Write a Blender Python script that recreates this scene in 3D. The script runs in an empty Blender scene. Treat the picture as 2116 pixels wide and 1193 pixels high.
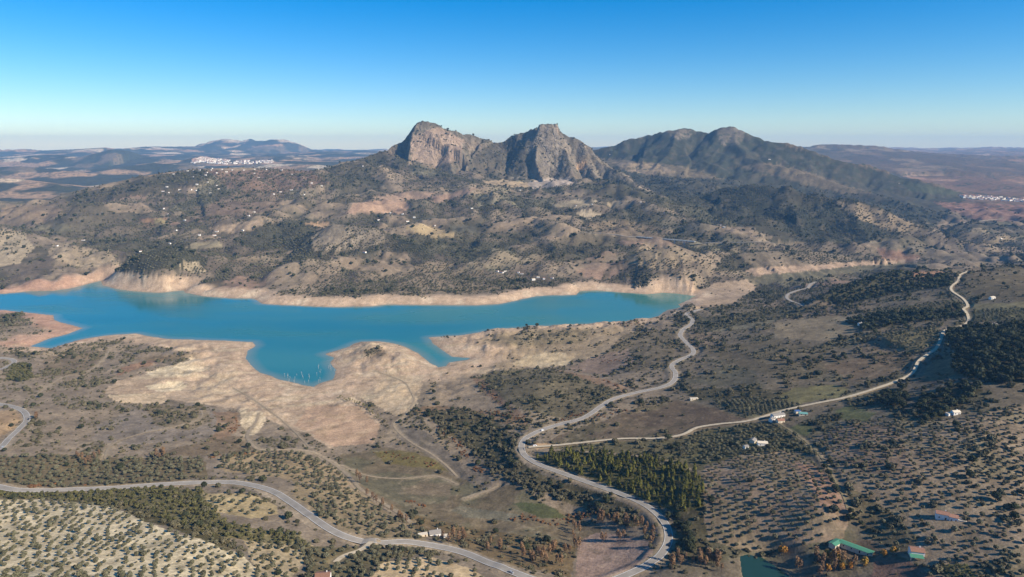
import bpy, math, random
import numpy as np
random.seed(7); RNG = np.random.default_rng(11)
SC = bpy.context.scene
COL = SC.collection

# ------------------------------------------------------------------ camera
F = 1411.0; CX, CY = 1058.0, 596.5            # focal length and centre of the 2116 x 1193 photograph
PITCH = math.atan((CY - 300.0) / F)
HC = 420.0                                    # camera height above the lake
cam_d = bpy.data.cameras.new('camera'); cam = bpy.data.objects.new('camera', cam_d); COL.objects.link(cam)
cam.location = (0, 0, HC); cam.rotation_euler = (math.pi / 2 - PITCH, 0, 0)
cam_d.sensor_width = 36.0; cam_d.lens = 36.0 * F / 2116.0
cam_d.clip_start = 1.0; cam_d.clip_end = 60000.0
SC.camera = cam
# ------------------------------------------------------------------ sky, sun, exposure
SUN_AZ = math.radians(117.0)                  # clockwise from the view direction (+Y): right and a little behind
SUN_EL = math.radians(33.0)
world = bpy.data.worlds.new('World'); SC.world = world; world.use_nodes = True
wn = world.node_tree.nodes; wl = world.node_tree.links
sky = wn.new('ShaderNodeTexSky'); sky.sky_type = 'NISHITA'; sky.sun_disc = False
sky.sun_elevation = SUN_EL; sky.sun_rotation = SUN_AZ
sky.altitude = 700.0; sky.air_density = 1.0; sky.dust_density = 0.05; sky.ozone_density = 3.0
hs = wn.new('ShaderNodeHueSaturation'); hs.inputs['Saturation'].default_value = 1.43; hs.inputs['Value'].default_value = 1.0
tm = wn.new('ShaderNodeVectorMath'); tm.operation = 'MULTIPLY'; tm.inputs[1].default_value = (0.85, 0.93, 1.06)
wl.new(sky.outputs[0], tm.inputs[0]); wl.new(tm.outputs[0], hs.inputs['Color']); wl.new(hs.outputs[0], wn['Background'].inputs['Color'])
wn['Background'].inputs['Strength'].default_value = 0.094
sun_d = bpy.data.lights.new('sun', 'SUN'); sun = bpy.data.objects.new('sun', sun_d); COL.objects.link(sun)
sun_d.energy = 5.0; sun_d.angle = math.radians(0.53); sun_d.color = (1.0, 0.91, 0.77)
sun.rotation_euler = (math.pi / 2 - SUN_EL, 0, math.pi - SUN_AZ)
SC.view_settings.view_transform = 'Standard'; SC.view_settings.look = 'None'
SC.view_settings.gamma = 1.0; SC.view_settings.exposure = 0.52
cy = SC.cycles
cy.max_bounces = 4; cy.diffuse_bounces = 2; cy.glossy_bounces = 2; cy.transmission_bounces = 1
cy.volume_bounces = 0; cy.transparent_max_bounces = 6
cy.use_denoising = True

# ------------------------------------------------------------------ small helpers
def lin(c, g=1.0):
    return tuple(g * ((v / 255.0 / 12.92) if v / 255.0 <= 0.04045 else ((v / 255.0 + 0.055) / 1.055) ** 2.4) for v in c)
def tag(o, label=None, cat=None, group=None, kind=None):
    if label: o['label'] = label
    if cat: o['category'] = cat
    if group: o['group'] = group
    if kind: o['kind'] = kind
    return o
def mesh_obj(name, verts, faces, mat=None, parent=None, smooth=False):
    me = bpy.data.meshes.new(name); me.from_pydata([tuple(v) for v in verts], [], faces); me.update()
    if mat: me.materials.append(mat)
    if smooth: me.polygons.foreach_set('use_smooth', np.ones(len(me.polygons), bool))
    o = bpy.data.objects.new(name, me); COL.objects.link(o)
    if parent: o.parent = parent
    return o
def empty(name, loc, rz=0.0):
    o = bpy.data.objects.new(name, None); o.location = loc; o.rotation_euler = (0, 0, rz); COL.objects.link(o); return o
def sm(a, b, x):
    t = np.clip((x - a) / (b - a), 0, 1); return t * t * (3 - 2 * t)

GA = np.linspace(0, 2 * np.pi, 256, endpoint=False); GC, GS = np.cos(GA), np.sin(GA)
GT = np.stack([GC, GS]).astype(np.float32)
def perlin(x, y, seed=0):
    x = np.asarray(x, np.float32) + np.float32(4096); y = np.asarray(y, np.float32) + np.float32(4096)
    xi = np.floor(x); yi = np.floor(y); fx = x - xi; fy = y - yi
    xi = xi.astype(np.uint32); yi = yi.astype(np.uint32)
    hx0 = xi * np.uint32(374761393); hx1 = hx0 + np.uint32(374761393)
    hy0 = yi * np.uint32(668265263) + np.uint32((seed * 974634777) & 0xffffffff); hy1 = hy0 + np.uint32(668265263)
    def g(hx, hy, dx, dy):
        h = hx + hy; h = (h ^ (h >> np.uint32(13))) * np.uint32(1274126177)
        h = ((h ^ (h >> np.uint32(16))) >> np.uint32(3)) & np.uint32(255)
        return GT[0][h] * dx + GT[1][h] * dy
    u = fx * fx * fx * (fx * (fx * 6 - 15) + 10); v = fy * fy * fy * (fy * (fy * 6 - 15) + 10)
    a = g(hx0, hy0, fx, fy); b = g(hx1, hy0, fx - 1, fy); a += u * (b - a)
    c = g(hx0, hy1, fx, fy - 1); d = g(hx1, hy1, fx - 1, fy - 1); c += u * (d - c)
    return np.float32(1.5) * (a + v * (c - a))
def fbm(x, y, size, octv=4, seed=0, gain=0.5):
    s = 0.0; a = 1.0; n = 0.0; f = 1.0 / size
    for k in range(octv):
        s = s + a * perlin(x * f + 17.3 * k, y * f - 9.1 * k, seed + k); n += a; a *= gain; f *= 2.03
    return s / n * 1.3
def ridged(x, y, size, octv=4, seed=0, gain=0.5):
    s = 0.0; a = 1.0; n = 0.0; f = 1.0 / size
    for k in range(octv):
        s = s + a * (1 - np.abs(perlin(x * f + 31.7 * k, y * f + 5.9 * k, seed + k)) * 1.6); n += a; a *= gain; f *= 2.1
    return s / n
def cellhash(ix, iy, seed):
    h = (ix * 374761393 + iy * 668265263 + seed * 974634777) & 0xffffffff
    h = ((h ^ (h >> 13)) * 1274126177) & 0xffffffff
    return ((h ^ (h >> 16)) & 0xffff) / 65535.0
def voronoi(x, y, size, seed):
    """cell id hash (0..1), second hash, distance to the cell border"""
    x = x / size; y = y / size
    xi = np.floor(x).astype(np.int64); yi = np.floor(y).astype(np.int64)
    d1 = np.full(x.shape, 1e9); d2 = np.full(x.shape, 1e9); h1 = np.zeros(x.shape); h2 = np.zeros(x.shape)
    for i in (-1, 0, 1):
        for j in (-1, 0, 1):
            cx = xi + i; cyy = yi + j
            px = cx + 0.15 + 0.7 * cellhash(cx, cyy, seed); py = cyy + 0.15 + 0.7 * cellhash(cx, cyy, seed + 1)
            d = np.abs(x - px) * 0.8 + np.abs(y - py) + 0.6 * np.hypot(x - px, y - py)
            m = d < d1
            d2 = np.where(m, d1, np.minimum(d2, d)); d1 = np.where(m, d, d1)
            h1 = np.where(m, cellhash(cx, cyy, seed + 2), h1); h2 = np.where(m, cellhash(cx, cyy, seed + 3), h2)
    return h1, h2, (d2 - d1) * size * 0.5

# ------------------------------------------------------------------ rays through the lens
SP, CP = math.sin(PITCH), math.cos(PITCH)
def ray(px, py):
    u = (np.asarray(px, float) - CX) / F; v = (CY - np.asarray(py, float)) / F
    dx = u; dy = CP + v * SP; dz = -SP + v * CP
    return np.arctan2(dx, dy), dz / np.hypot(dx, dy)       # azimuth, slope along the ground
def project(x, y, z):
    zz = z - HC; d = y * CP - zz * SP; d = np.where(d > 1, d, 1)
    return CX + F * x / d, CY - F * (y * SP + zz * CP) / d
def at_z(px, py, z):
    th, s = ray(px, py); r = (z - HC) / s; return r * np.sin(th), r * np.cos(th)
def at_d(px, py, r):
    th, s = ray(px, py); r = r / np.cos(th); return r * np.sin(th), r * np.cos(th), HC + s * r

# ------------------------------------------------------------------ terrain: control heights
CT = []                                                    # theta, ln r, z
def cz(*pts):
    for px, py, z in pts:
        th, s = ray(px, py); CT.append((th, math.log((z - HC) / s), z))
def cd(*pts):
    for px, py, r in pts:
        th, s = ray(px, py); r = r / math.cos(th); CT.append((th, math.log(r), HC + s * r))
def cw(*pts):
    for px, r, z in pts:
        th, s = ray(px, 300); CT.append((th, math.log(r / math.cos(th)), z))
# near side of the lake (heights above the water)
cz((700, 850, 5), (640, 905, 8), (560, 880, 8), (700, 960, 12), (800, 1000, 14), (900, 1050, 18), (1000, 1100, 24), (1120, 1090, 28),
   (1250, 1130, 36), (1320, 1180, 48), (1180, 1060, 26), (960, 990, 14), (870, 900, 9), (1000, 920, 18), (780, 800, 6), (850, 830, 7),
   (300, 850, 24), (400, 860, 24), (250, 920, 36), (120, 870, 42), (40, 862, 50), (0, 930, 56), (0, 835, 44), (300, 1003, 58), (120, 1013, 64), (480, 997, 54),
   (560, 1010, 56), (620, 1050, 60), (200, 960, 46), (420, 940, 36), (600, 940, 26), (700, 1000, 34), (740, 1040, 40), (200, 1190, 128), (0, 1190, 136), (0, 1080, 92), (300, 1080, 92), (420, 1120, 98), (500, 1190, 104),
   (650, 1080, 66), (700, 1105, 66), (770, 1120, 62), (900, 1127, 54), (1000, 1160, 56), (1090, 1190, 60), (700, 1170, 78), (850, 1180, 76),
   (830, 1080, 34), (940, 1110, 40), (200, 740, 14), (380, 750, 12), (100, 760, 22), (20, 745, 26), (300, 800, 16), (180, 810, 26), (450, 800, 7), (60, 700, 6), (20, 665, 14),
   (1385, 1110, 56), (1360, 1065, 52), (1300, 1030, 48), (1180, 985, 42), (1110, 960, 38), (1078, 930, 36), (1090, 905, 36), (1150, 880, 38), (1220, 860, 40),
   (1270, 825, 42), (1385, 795, 44), (1400, 760, 44), (1432, 730, 42), (1408, 690, 38), (1435, 645, 32), (1120, 785, 34), (1050, 790, 24), (1200, 790, 30),
   (1150, 690, 20), (1060, 696, 16), (1230, 695, 22), (1000, 706, 11), (1300, 690, 24), (1100, 752, 4), (1190, 745, 7), (1000, 750, 3), (1250, 764, 16), (1330, 740, 34), (775, 728, 15), (800, 742, 12), (740, 735, 12), (700, 760, 4), (850, 775, 3), (760, 790, 4),
   (1290, 908, 48), (1400, 902, 58), (1560, 868, 74), (1740, 825, 94), (1890, 765, 112), (1950, 690, 124), (1998, 645, 132), (1980, 570, 142),
   (1550, 780, 70), (1650, 720, 80), (1550, 690, 60), (1500, 650, 44), (1635, 628, 46), (1680, 585, 30), (1750, 640, 92), (1820, 700, 104),
   (2116, 700, 164), (2030, 730, 150), (2116, 600, 160), (2060, 560, 150), (1700, 950, 96), (1550, 1000, 82), (1700, 1060, 92), (1620, 940, 86), (2000, 900, 128), (1850, 1000, 108), (2100, 1000, 122),
   (1900, 1150, 94), (2100, 1190, 108), (1765, 1135, 80), (1700, 1175, 72), (1600, 1170, 64), (1480, 1150, 60), (1420, 1000, 66), (1280, 965, 54), (1480, 920, 66), (1850, 880, 114), (2050, 800, 142),
   (-300, 900, 70), (-300, 1190, 160), (-300, 750, 40), (2500, 1190, 105), (2500, 1000, 120), (2500, 800, 150), (2500, 620, 160))
cw((1058, 330, 112), (400, 330, 160), (1700, 330, 105), (1058, 220, 190), (-400, 300, 220), (2500, 300, 125), (1058, 150, 240))
# far bank and the slopes behind it
for px in (-350, -150, 0, 130):
    cz((px, 578, 16), (px, 545, 36))
cz((209, 556, 14), (260, 585, 8), (330, 590, 10), (430, 596, 12), (550, 604, 13), (700, 612, 14), (850, 610, 14), (1000, 608, 13), (1100, 594, 13), (1200, 588, 12), (1290, 574, 14), (1400, 574, 12), (1500, 572, 12))
for px in (200, 350, 500, 650, 800, 950, 1100, 1250, 1400):
    cd((px, 560, 2120 + (px - 800) * 0.05), (px, 520, 2350), (px, 480, 2620))
for px in (200, 400, 600, 800, 1000, 1150, 1300, 1420):
    cd((px, 440, 2920), (px, 410, 3220))
cd((400, 385, 3350), (600, 380, 3420), (700, 375, 3550), (1500, 480, 2600), (1500, 520, 2380), (1530, 462, 2900))
cd((760, 338, 3960), (800, 342, 3930), (840, 366, 3800), (900, 380, 3720), (1000, 382, 3720), (1100, 388, 3700), (1200, 388, 3700), (1260, 386, 3700), (1330, 408, 3500))
cd((-300, 500, 2500), (-100, 500, 2500), (0, 510, 2450), (0, 480, 2700), (100, 470, 2750), (0, 450, 3200), (0, 420, 4200), (100, 430, 3100), (-300, 440, 3300), (-200, 400, 5000), (0, 400, 5200), (0, 380, 6500), (150, 380, 6400), (0, 360, 8500), (200, 360, 8200), (-300, 360, 8500), (0, 340, 11500),
   (0, 325, 15000), (-300, 325, 15000), (300, 340, 9800), (300, 322, 14000), (500, 338, 9000), (500, 320, 13500), (700, 330, 10500), (650, 345, 7800), (-300, 314, 22000), (0, 314, 21000), (300, 314, 21000), (700, 315, 21000))
cw((200, 5000, 70), (400, 5200, 110), (600, 5200, 150), (800, 5600, 200), (1000, 5600, 250), (1000, 8000, 250), (1100, 5000, 270), (1300, 4700, 190), (1400, 7500, 260), (1600, 7500, 240), (1400, 12000, 300), (1400, 22000, 330), (1000, 22000, 320), (1000, 14000, 300))
# reservoir bed and the valley to the right
cz((1550, 590, 4), (1600, 600, 6), (1700, 572, 7), (1800, 560, 8), (1900, 548, 9), (1560, 556, 12), (1650, 545, 10), (1750, 536, 10), (2000, 530, 14), (2100, 520, 22), (2000, 500, 20), (2080, 470, 30), (2100, 440, 45), (2080, 410, 72), (2110, 380, 95), (2000, 350, 130), (2100, 332, 185), (2000, 320, 240), (1950, 480, 24), (1900, 505, 14), (1800, 520, 14), (1680, 520, 26), (2300, 450, 60), (2300, 400, 110), (2300, 340, 180), (2300, 315, 280), (1800, 350, 140), (2500, 520, 60))
cd((1600, 505, 2560), (1600, 475, 2740), (1750, 498, 2600), (1850, 500, 2600), (1480, 440, 3400), (1480, 400, 4000), (1350, 370, 4500), (1300, 345, 4900))
CT = np.array(CT)

T0, T1 = math.radians(-62), math.radians(62)
NR_IN, NC_IN = 0, 0
KTH = 1.7                                                   # how much an angle weighs against a log distance
def rbf_fit(P):
    A = np.hypot(KTH * (P[:, None, 0] - P[None, :, 0]), P[:, None, 1] - P[None, :, 1])
    A = np.sqrt(A * A + 0.03 ** 2)
    n = len(P); B = np.zeros((n + 3, n + 3)); B[:n, :n] = A
    Q = np.c_[np.ones(n), P[:, 0], P[:, 1]]; B[:n, n:] = Q; B[n:, :n] = Q.T
    return np.linalg.solve(B, np.r_[P[:, 2], 0, 0, 0])
W = rbf_fit(CT)
def rbf_eval(th, lr):
    A = np.sqrt((KTH * (th[:, None] - CT[None, :, 0])) ** 2 + (lr[:, None] - CT[None, :, 1]) ** 2 + 0.03 ** 2)
    n = len(CT); return A @ W[:n] + W[n] + W[n + 1] * th + W[n + 2] * lr

# ------------------------------------------------------------------ terrain grid: fine where the picture is fine
th_in = np.linspace(math.radians(-39), math.radians(39), 900)
th_l = np.linspace(T0, math.radians(-39), 50)[:-1]; th_r = np.linspace(math.radians(39), T1, 50)[1:]
TH = np.r_[th_l, th_in, th_r]
rs = [200.0]
while rs[-1] < 26500:
    r = rs[-1]
    step = min(0.0058 * r, max(1.1, r * r / (683.0 * HC) * 1.05)) if r < 1750 else 0.0062 * r
    if 1750 <= r < 3300: step = 0.0052 * r
    if 3700 < r < 4380: step = 5.0
    if 4400 <= r < 5700: step = 22.0
    rs.append(r + step)
RR = np.array(rs); LR = np.log(RR)
NR, NC = len(RR), len(TH)
TT, RG = np.meshgrid(TH, RR); X = RG * np.sin(TT); Y = RG * np.cos(TT)
cth = np.linspace(T0, T1, 190); clr = np.linspace(LR[0], LR[-1], 230)
ct2, cl2 = np.meshgrid(cth, clr)
cb = rbf_eval(ct2.ravel(), cl2.ravel()).reshape(ct2.shape)
def bil(grid, fi, fj):
    i = np.clip(np.floor(fi).astype(int), 0, grid.shape[0] - 2); j = np.clip(np.floor(fj).astype(int), 0, grid.shape[1] - 2)
    a = fi - i; b = fj - j
    return (grid[i, j] * (1 - a) + grid[i + 1, j] * a) * (1 - b) + (grid[i, j + 1] * (1 - a) + grid[i + 1, j + 1] * a) * b
Z = bil(cb, (np.log(RG) - clr[0]) / (clr[1] - clr[0]), (TT - cth[0]) / (cth[1] - cth[0]))

# rolling relief
amp = 2.2 * sm(250, 700, RG) + 9 * sm(1900, 2600, RG) + 10 * sm(3800, 6000, RG) + 32 * sm(7000, 11000, RG)
size = 1.0
Z += (2.2 * fbm(X, Y, 90, 3, 3)) * sm(300, 500, RG) * (RG < 1900)
wx = X + 60 * fbm(X, Y, 420, 2, 21); wy = Y + 60 * fbm(X, Y, 420, 2, 22)
mid = sm(1900, 2350, RG) * (1 - sm(4600, 5600, RG))
MIDR = ridged(wx, wy, 400, 3, 8); MIDR2 = ridged(wx, wy, 150, 2, 14)
Z += mid * (24 * fbm(wx, wy, 560, 3, 5) - 60 * (MIDR - 0.6) - 26 * (MIDR2 - 0.6))
far = sm(4600, 6500, RG)
Z += far * (60 * fbm(X, Y, 1500, 4, 9) + 26 * fbm(X, Y, 500, 3, 12))

# ridges: crest polylines in the open, with a drop to either side
ROCK = np.zeros_like(Z); CREST = np.full(Z.shape, 1e4)
def ridge(pts, R=(0.3, 200, 0.3), L=(0.3, 200, 0.3), k=10.0, rock=0.0, warp=14.0, span=2600, seed=40, gully=0.0, gsize=150.0):
    global Z
    P = np.array([at_d(*p) for p in pts]); rr = np.array([p[2] for p in pts])
    rr = np.hypot(P[:, 0], P[:, 1])
    i0 = np.searchsorted(RR, rr.min() - span); i1 = np.searchsorted(RR, rr.max() + span)
    x = X[i0:i1]; y = Y[i0:i1]
    if warp: 
        x = x + warp * fbm(X[i0:i1], Y[i0:i1], warp * 9, 3, seed); y = y + warp * fbm(X[i0:i1], Y[i0:i1], warp * 9, 3, seed + 5)
    best = np.full(x.shape, 1e18); h = np.zeros(x.shape); side = np.zeros(x.shape); along = np.zeros(x.shape); s0 = 0.0
    for a, b in zip(P[:-1], P[1:]):
        ex, ey = b[0] - a[0], b[1] - a[1]; l2 = ex * ex + ey * ey
        t = np.clip(((x - a[0]) * ex + (y - a[1]) * ey) / l2, 0, 1)
        qx = x - a[0] - t * ex; qy = y - a[1] - t * ey; d = qx * qx + qy * qy
        m = d < best
        best = np.where(m, d, best); h = np.where(m, a[2] + t * (b[2] - a[2]), h); side = np.where(m, ex * qy - ey * qx, side)
        along = np.where(m, s0 + t * math.sqrt(l2), along); s0 += math.sqrt(l2)
    d = np.sqrt(best)
    def drop(p):
        return p[0] * np.minimum(d, p[1]) + p[2] * np.maximum(d - p[1], 0)
    dr = np.where(side > 0, drop(L), drop(R)) + 1.5 * np.maximum(d - 0.6 * span, 0)
    if gully:
        g = ridged(along + 0.25 * d, d * 0.28, gsize, 4, seed + 9, 0.55)
        dr = dr + gully * (0.85 - g) * sm(0, 70, d) * (1 - 0.5 * sm(300, 700, d))
    zn = h - dr; zo = Z[i0:i1]
    Z[i0:i1] = 0.5 * (zn + zo + np.sqrt((zn - zo) ** 2 + k * k))
    w = sm(-10, 25, zn - zo)
    ROCK[i0:i1] = ROCK[i0:i1] * (1 - w) + w * rock
    CREST[i0:i1] = np.where(w > 0.5, np.minimum(CREST[i0:i1], d), CREST[i0:i1])
# far blue ranges
ridge([(-300, 312, 15000), (-100, 309, 15000), (0, 309, 15000), (60, 308, 15200), (100, 311, 15000), (160, 308, 14500), (220, 305, 14000), (250, 307, 14000), (300, 303, 15000), (345, 303, 15500), (410, 303, 16000)],
      (0.10, 3000, 0.05), (0.12, 2000, 0.05), 30, 0, 120, 5000, 51, 60, 900)
ridge([(120, 330, 9800), (180, 322, 10000), (225, 309, 10200), (262, 311, 10400), (300, 322, 10400), (360, 332, 10000)], (0.16, 1500, 0.08), (0.2, 1500, 0.1), 30, 0, 80, 4000, 55, 60, 700)
ridge([(330, 305, 17000), (400, 303, 17000), (430, 294, 17000), (455, 288, 17000), (472, 287, 17000), (500, 291, 17000), (520, 287, 17000), (548, 290, 17000), (575, 287, 17000), (600, 290, 17000), (620, 299, 17000), (645, 309, 17000), (690, 313, 17200)],
      (0.16, 1500, 0.07), (0.2, 2000, 0.1), 20, 0.15, 60, 6000, 58, 90, 700)
ridge([(640, 312, 18500), (700, 310, 18500), (750, 314, 18500), (800, 311, 18500), (900, 312, 18500)], (0.1, 2000, 0.05), (0.1, 2000, 0.05), 20, 0, 120, 5000, 61, 40, 800)
ridge([(380, 331, 8900), (415, 323, 9000), (450, 329, 9000), (500, 333, 9000), (580, 334, 9000), (640, 338, 8900)], (0.14, 500, 0.10), (0.1, 900, 0.1), 14, 0, 40, 2500, 64)
ridge([(1200, 316, 11000), (1400, 312, 11000), (1600, 312, 10500), (1668, 303, 9600), (1692, 299, 9500), (1712, 298, 9500), (1790, 300, 9500), (1830, 303, 9500), (1852, 308, 9600), (1900, 314, 9700), (1960, 318, 9800), (2060, 322, 9800), (2200, 322, 9800)],
      (0.7, 60, 0.085), (0.05, 600, 0.1), 8, 0.3, 40, 4500, 67, 22, 400)
ridge([(1860, 314, 19500), (1900, 310, 19500), (1940, 307, 19500), (2000, 306, 19500), (2050, 303, 19500), (2116, 305, 19500), (2400, 303, 19500)], (0.12, 1500, 0.06), (0.1, 2000, 0.08), 15, 0, 80, 6000, 70, 50, 700)
for hl, sl, gl in (([(-100, 352, 7200), (40, 344, 7400), (110, 349, 7300), (170, 360, 6900)], 0.13, 30), ([(0, 330, 10400), (60, 322, 10600), (120, 319, 10800), (170, 328, 10300)], 0.12, 40), ([(250, 347, 7500), (320, 337, 7900), (400, 342, 7800)], 0.12, 30), ([(-150, 372, 5600), (-20, 366, 5700), (60, 372, 5500), (110, 382, 5200)], 0.12, 24),
                   ([(1940, 350, 7600), (2040, 339, 7900), (2116, 342, 7900), (2250, 335, 8100)], 0.11, 34), ([(1840, 338, 8400), (1930, 327, 8700), (2010, 331, 8600), (2080, 329, 8800), (2200, 326, 8800)], 0.11, 34), ([(2020, 372, 5900), (2090, 364, 6100), (2200, 360, 6100)], 0.11, 24), ([(430, 318, 13500), (520, 315, 13800), (640, 320, 13500), (720, 325, 12500)], 0.1, 40)):
    ridge(hl, (sl, 900, 0.08), (0.16, 900, 0.1), 18, 0, 50, 2200, 69 + len(hl) + int(gl), gl, 420)
# broad mountain on the right and its spurs
ridge([(1180, 322, 5600), (1215, 314, 5600), (1240, 308, 5600), (1290, 291, 5600), (1340, 277, 5600), (1385, 268, 5500), (1400, 264, 5480), (1415, 265, 5480), (1440, 274, 5450), (1475, 271, 5400), (1496, 268, 5370), (1512, 265, 5350), (1532, 272, 5300), (1560, 284, 5250), (1610, 292, 5150), (1660, 308, 5050), (1720, 325, 4950), (1800, 346, 4850), (1900, 373, 4700), (1990, 398, 4600), (2030, 411, 4550)],
      (0.50, 160, 0.33), (0.45, 400, 0.4), 10, 0.35, 26, 2600, 73, 52, 400)
ridge([(1400, 276, 5440), (1395, 292, 5250), (1380, 320, 4980), (1350, 350, 4750)], (0.5, 200, 0.35), (0.5, 200, 0.35), 12, 0.2, 24, 900, 78, 40, 200)
ridge([(1513, 276, 5300), (1520, 294, 5150), (1540, 318, 4900), (1580, 334, 4700), (1650, 352, 4500), (1750, 385, 4250), (1850, 413, 4000), (1930, 440, 3800), (2010, 463, 3600)], (0.36, 300, 0.3), (0.36, 300, 0.3), 14, 0.05, 24, 1200, 82, 34, 200)
ridge([(1500, 384, 3500), (1590, 380, 3250), (1660, 396, 3130), (1720, 408, 3050), (1800, 425, 2950), (1870, 450, 2850), (1925, 474, 2780), (1948, 492, 2720)], (0.40, 220, 0.30), (0.5, 300, 0.36), 10, 0.12, 18, 1300, 86, 40, 200)
ridge([(1620, 386, 3220), (1640, 430, 2980), (1650, 465, 2800), (1660, 500, 2640)], (0.34, 120, 0.3), (0.34, 120, 0.3), 10, 0.08, 14, 600, 87, 18, 120)
ridge([(1760, 416, 3010), (1775, 450, 2830), (1790, 480, 2690), (1800, 505, 2590)], (0.34, 120, 0.3), (0.34, 120, 0.3), 10, 0.08, 14, 600, 88, 18, 120)
ridge([(1250, 352, 4700), (1330, 352, 4750), (1420, 360, 4650), (1480, 372, 4450)], (0.28, 200, 0.25), (0.3, 200, 0.3), 16, 0.0, 24, 1300, 90, 20, 200)
# long hill on the left
ridge([(20, 442, 3150), (60, 430, 3200), (130, 402, 3250), (220, 381, 3350), (300, 363, 3450), (400, 350, 3600), (500, 347, 3650), (600, 351, 3700), (635, 358, 3750), (660, 360, 3800), (690, 350, 3850), (730, 334, 3950), (765, 322, 4050), (792, 313, 4120)],
      (0.25, 400, 0.2), (0.3, 600, 0.25), 14, 0.0, 20, 1900, 94, 30, 190)
# the two crags
ridge([(770, 320, 4090), (792, 313, 4130), (815, 299, 4160), (835, 286, 4170), (850, 268, 4175), (860, 257, 4170), (872, 252, 4170), (884, 252, 4175), (898, 256, 4190), (930, 270, 4230), (960, 279, 4280), (1000, 287, 4330), (1032, 291, 4350)],
      (1.55, 190, 0.5), (0.55, 300, 0.4), 4, 1.0, 8, 900, 98, 34, 150)
ridge([(1028, 291, 4350), (1055, 281, 4340), (1078, 272, 4310), (1096, 266, 4270), (1108, 265, 4230), (1140, 264, 4220), (1158, 270, 4215), (1176, 284, 4200), (1196, 291, 4180), (1212, 301, 4150), (1226, 319, 4110), (1250, 341, 4040), (1290, 366, 3930), (1350, 396, 3780), (1440, 427, 3520), (1540, 464, 3260)],
      (1.2, 235, 0.46), (0.5, 300, 0.45), 4, 1.0, 8, 900, 103, 34, 150)
ridge([(862, 257, 4165), (853, 275, 4120), (848, 295, 4070), (845, 315, 4010), (842, 338, 3940), (838, 358, 3880)], (2.6, 140, 0.5), (0.62, 250, 0.4), 4, 1.0, 7, 500, 107, 16, 120)
ridge([(1113, 266, 4205), (1111, 280, 4170), (1109, 300, 4105), (1107, 325, 4035), (1112, 345, 3985), (1122, 372, 3890)], (2.6, 120, 0.5), (0.65, 200, 0.45), 4, 1.0, 7, 500, 109, 18, 120)
ridge([(1152, 270, 4205), (1160, 290, 4140), (1172, 318, 4060), (1180, 345, 3980), (1190, 378, 3870)], (0.95, 90, 0.6), (0.9, 200, 0.5), 4, 1.0, 9, 500, 112, 20, 120)
ridge([(1205, 298, 4150), (1212, 325, 4080), (1222, 350, 3990), (1236, 378, 3880)], (1.0, 80, 0.6), (0.7, 200, 0.4), 4, 0.9, 9, 500, 115, 18, 120)
ridge([(1000, 288, 4320), (985, 315, 4200), (968, 345, 4050), (955, 370, 3900)], (0.9, 60, 0.5), (0.45, 200, 0.4), 8, 0.35, 10, 500, 118, 30, 90)
ridge([(930, 271, 4220), (925, 300, 4120), (930, 335, 4010), (936, 362, 3880)], (0.6, 120, 0.5), (0.9, 120, 0.5), 6, 0.9, 8, 500, 121, 36, 80)
# knolls beyond the lake and the dark hills on the right
ridge([(250, 548, 2080), (290, 524, 2110), (340, 513, 2140), (400, 517, 2160), (435, 535, 2150)], (0.22, 60, 0.3), (0.25, 120, 0.25), 10, 0, 8, 500, 124, 12, 90)
ridge([(600, 500, 2480), (650, 478, 2460), (690, 463, 2440), (730, 466, 2440), (775, 472, 2430), (820, 492, 2400), (870, 508, 2350)], (0.34, 120, 0.28), (0.3, 200, 0.3), 8, 0.5, 8, 600, 127, 24, 80)
ridge([(1270, 545, 2160), (1330, 520, 2160), (1400, 508, 2170), (1450, 525, 2150), (1480, 548, 2130)], (0.26, 90, 0.3), (0.2, 150, 0.2), 8, 0.1, 8, 500, 130, 16, 80)
ridge([(1480, 545, 2180), (1540, 522, 2230), (1610, 518, 2280), (1700, 522, 2350), (1790, 532, 2420)], (0.22, 90, 0.26), (0.2, 200, 0.2), 8, 0.1, 8, 600, 133, 16, 90)
ridge([(-120, 470, 2520), (0, 468, 2540), (40, 482, 2500), (70, 500, 2400)], (0.22, 200, 0.2), (0.25, 200, 0.25), 10, 0.1, 10, 700, 136, 16, 110)
ridge([(1852, 519, 2640), (1885, 496, 2700), (1915, 482, 2740), (1940, 478, 2750), (1965, 486, 2730)], (0.32, 90, 0.4), (0.6, 90, 0.4), 6, 0.1, 8, 500, 139, 12, 70)
ridge([(1700, 612, 1470), (1750, 592, 1500), (1800, 576, 1520), (1850, 563, 1540), (1910, 561, 1560), (1980, 556, 1580), (2100, 549, 1600), (2400, 538, 1640)], (0.22, 60, 0.5), (0.5, 120, 0.4), 6, 0.1, 7, 500, 142, 8, 60)
ridge([(2040, 668, 1080), (2116, 655, 1080), (2300, 640, 1080)], (0.12, 150, 0.1), (0.2, 150, 0.2), 8, 0.0, 8, 300, 145)

# crag and slope texture
Z += (ROCK > 0.2) * (ROCK < 0.8) * (RG > 4500) * (RG < 7000) * (4 * fbm(X, Y, 95, 3, 168) + 5 * fbm(X, Y, 40, 2, 169) - 3) * sm(600, 200, CREST)
mtn = (ROCK > 0.015) * ((RG > 3250) | ((RG > 2650) & (X > 800))) * (RG < 7000) * (ROCK < 0.8)
Z -= mtn * sm(30, 260, CREST) * (46 * (ridged(wx, wy, 430, 3, 160) - 0.6) + 12 * (ridged(wx, wy, 120, 2, 163) - 0.6))
rk = np.clip(ROCK, 0, 1) * (RG > 2000) * (RG < 6500)
cx_ = X + 22 * fbm(X, Y, 90, 3, 165); cy_ = Y + 22 * fbm(X, Y, 90, 3, 166)
crag = 58 * (ridged(cx_, cy_, 120, 3, 150, 0.55) - 0.55) + 30 * (ridged(cx_, cy_, 42, 3, 152, 0.6) - 0.55) + 8 * fbm(X, Y, 18, 2, 154)
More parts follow.
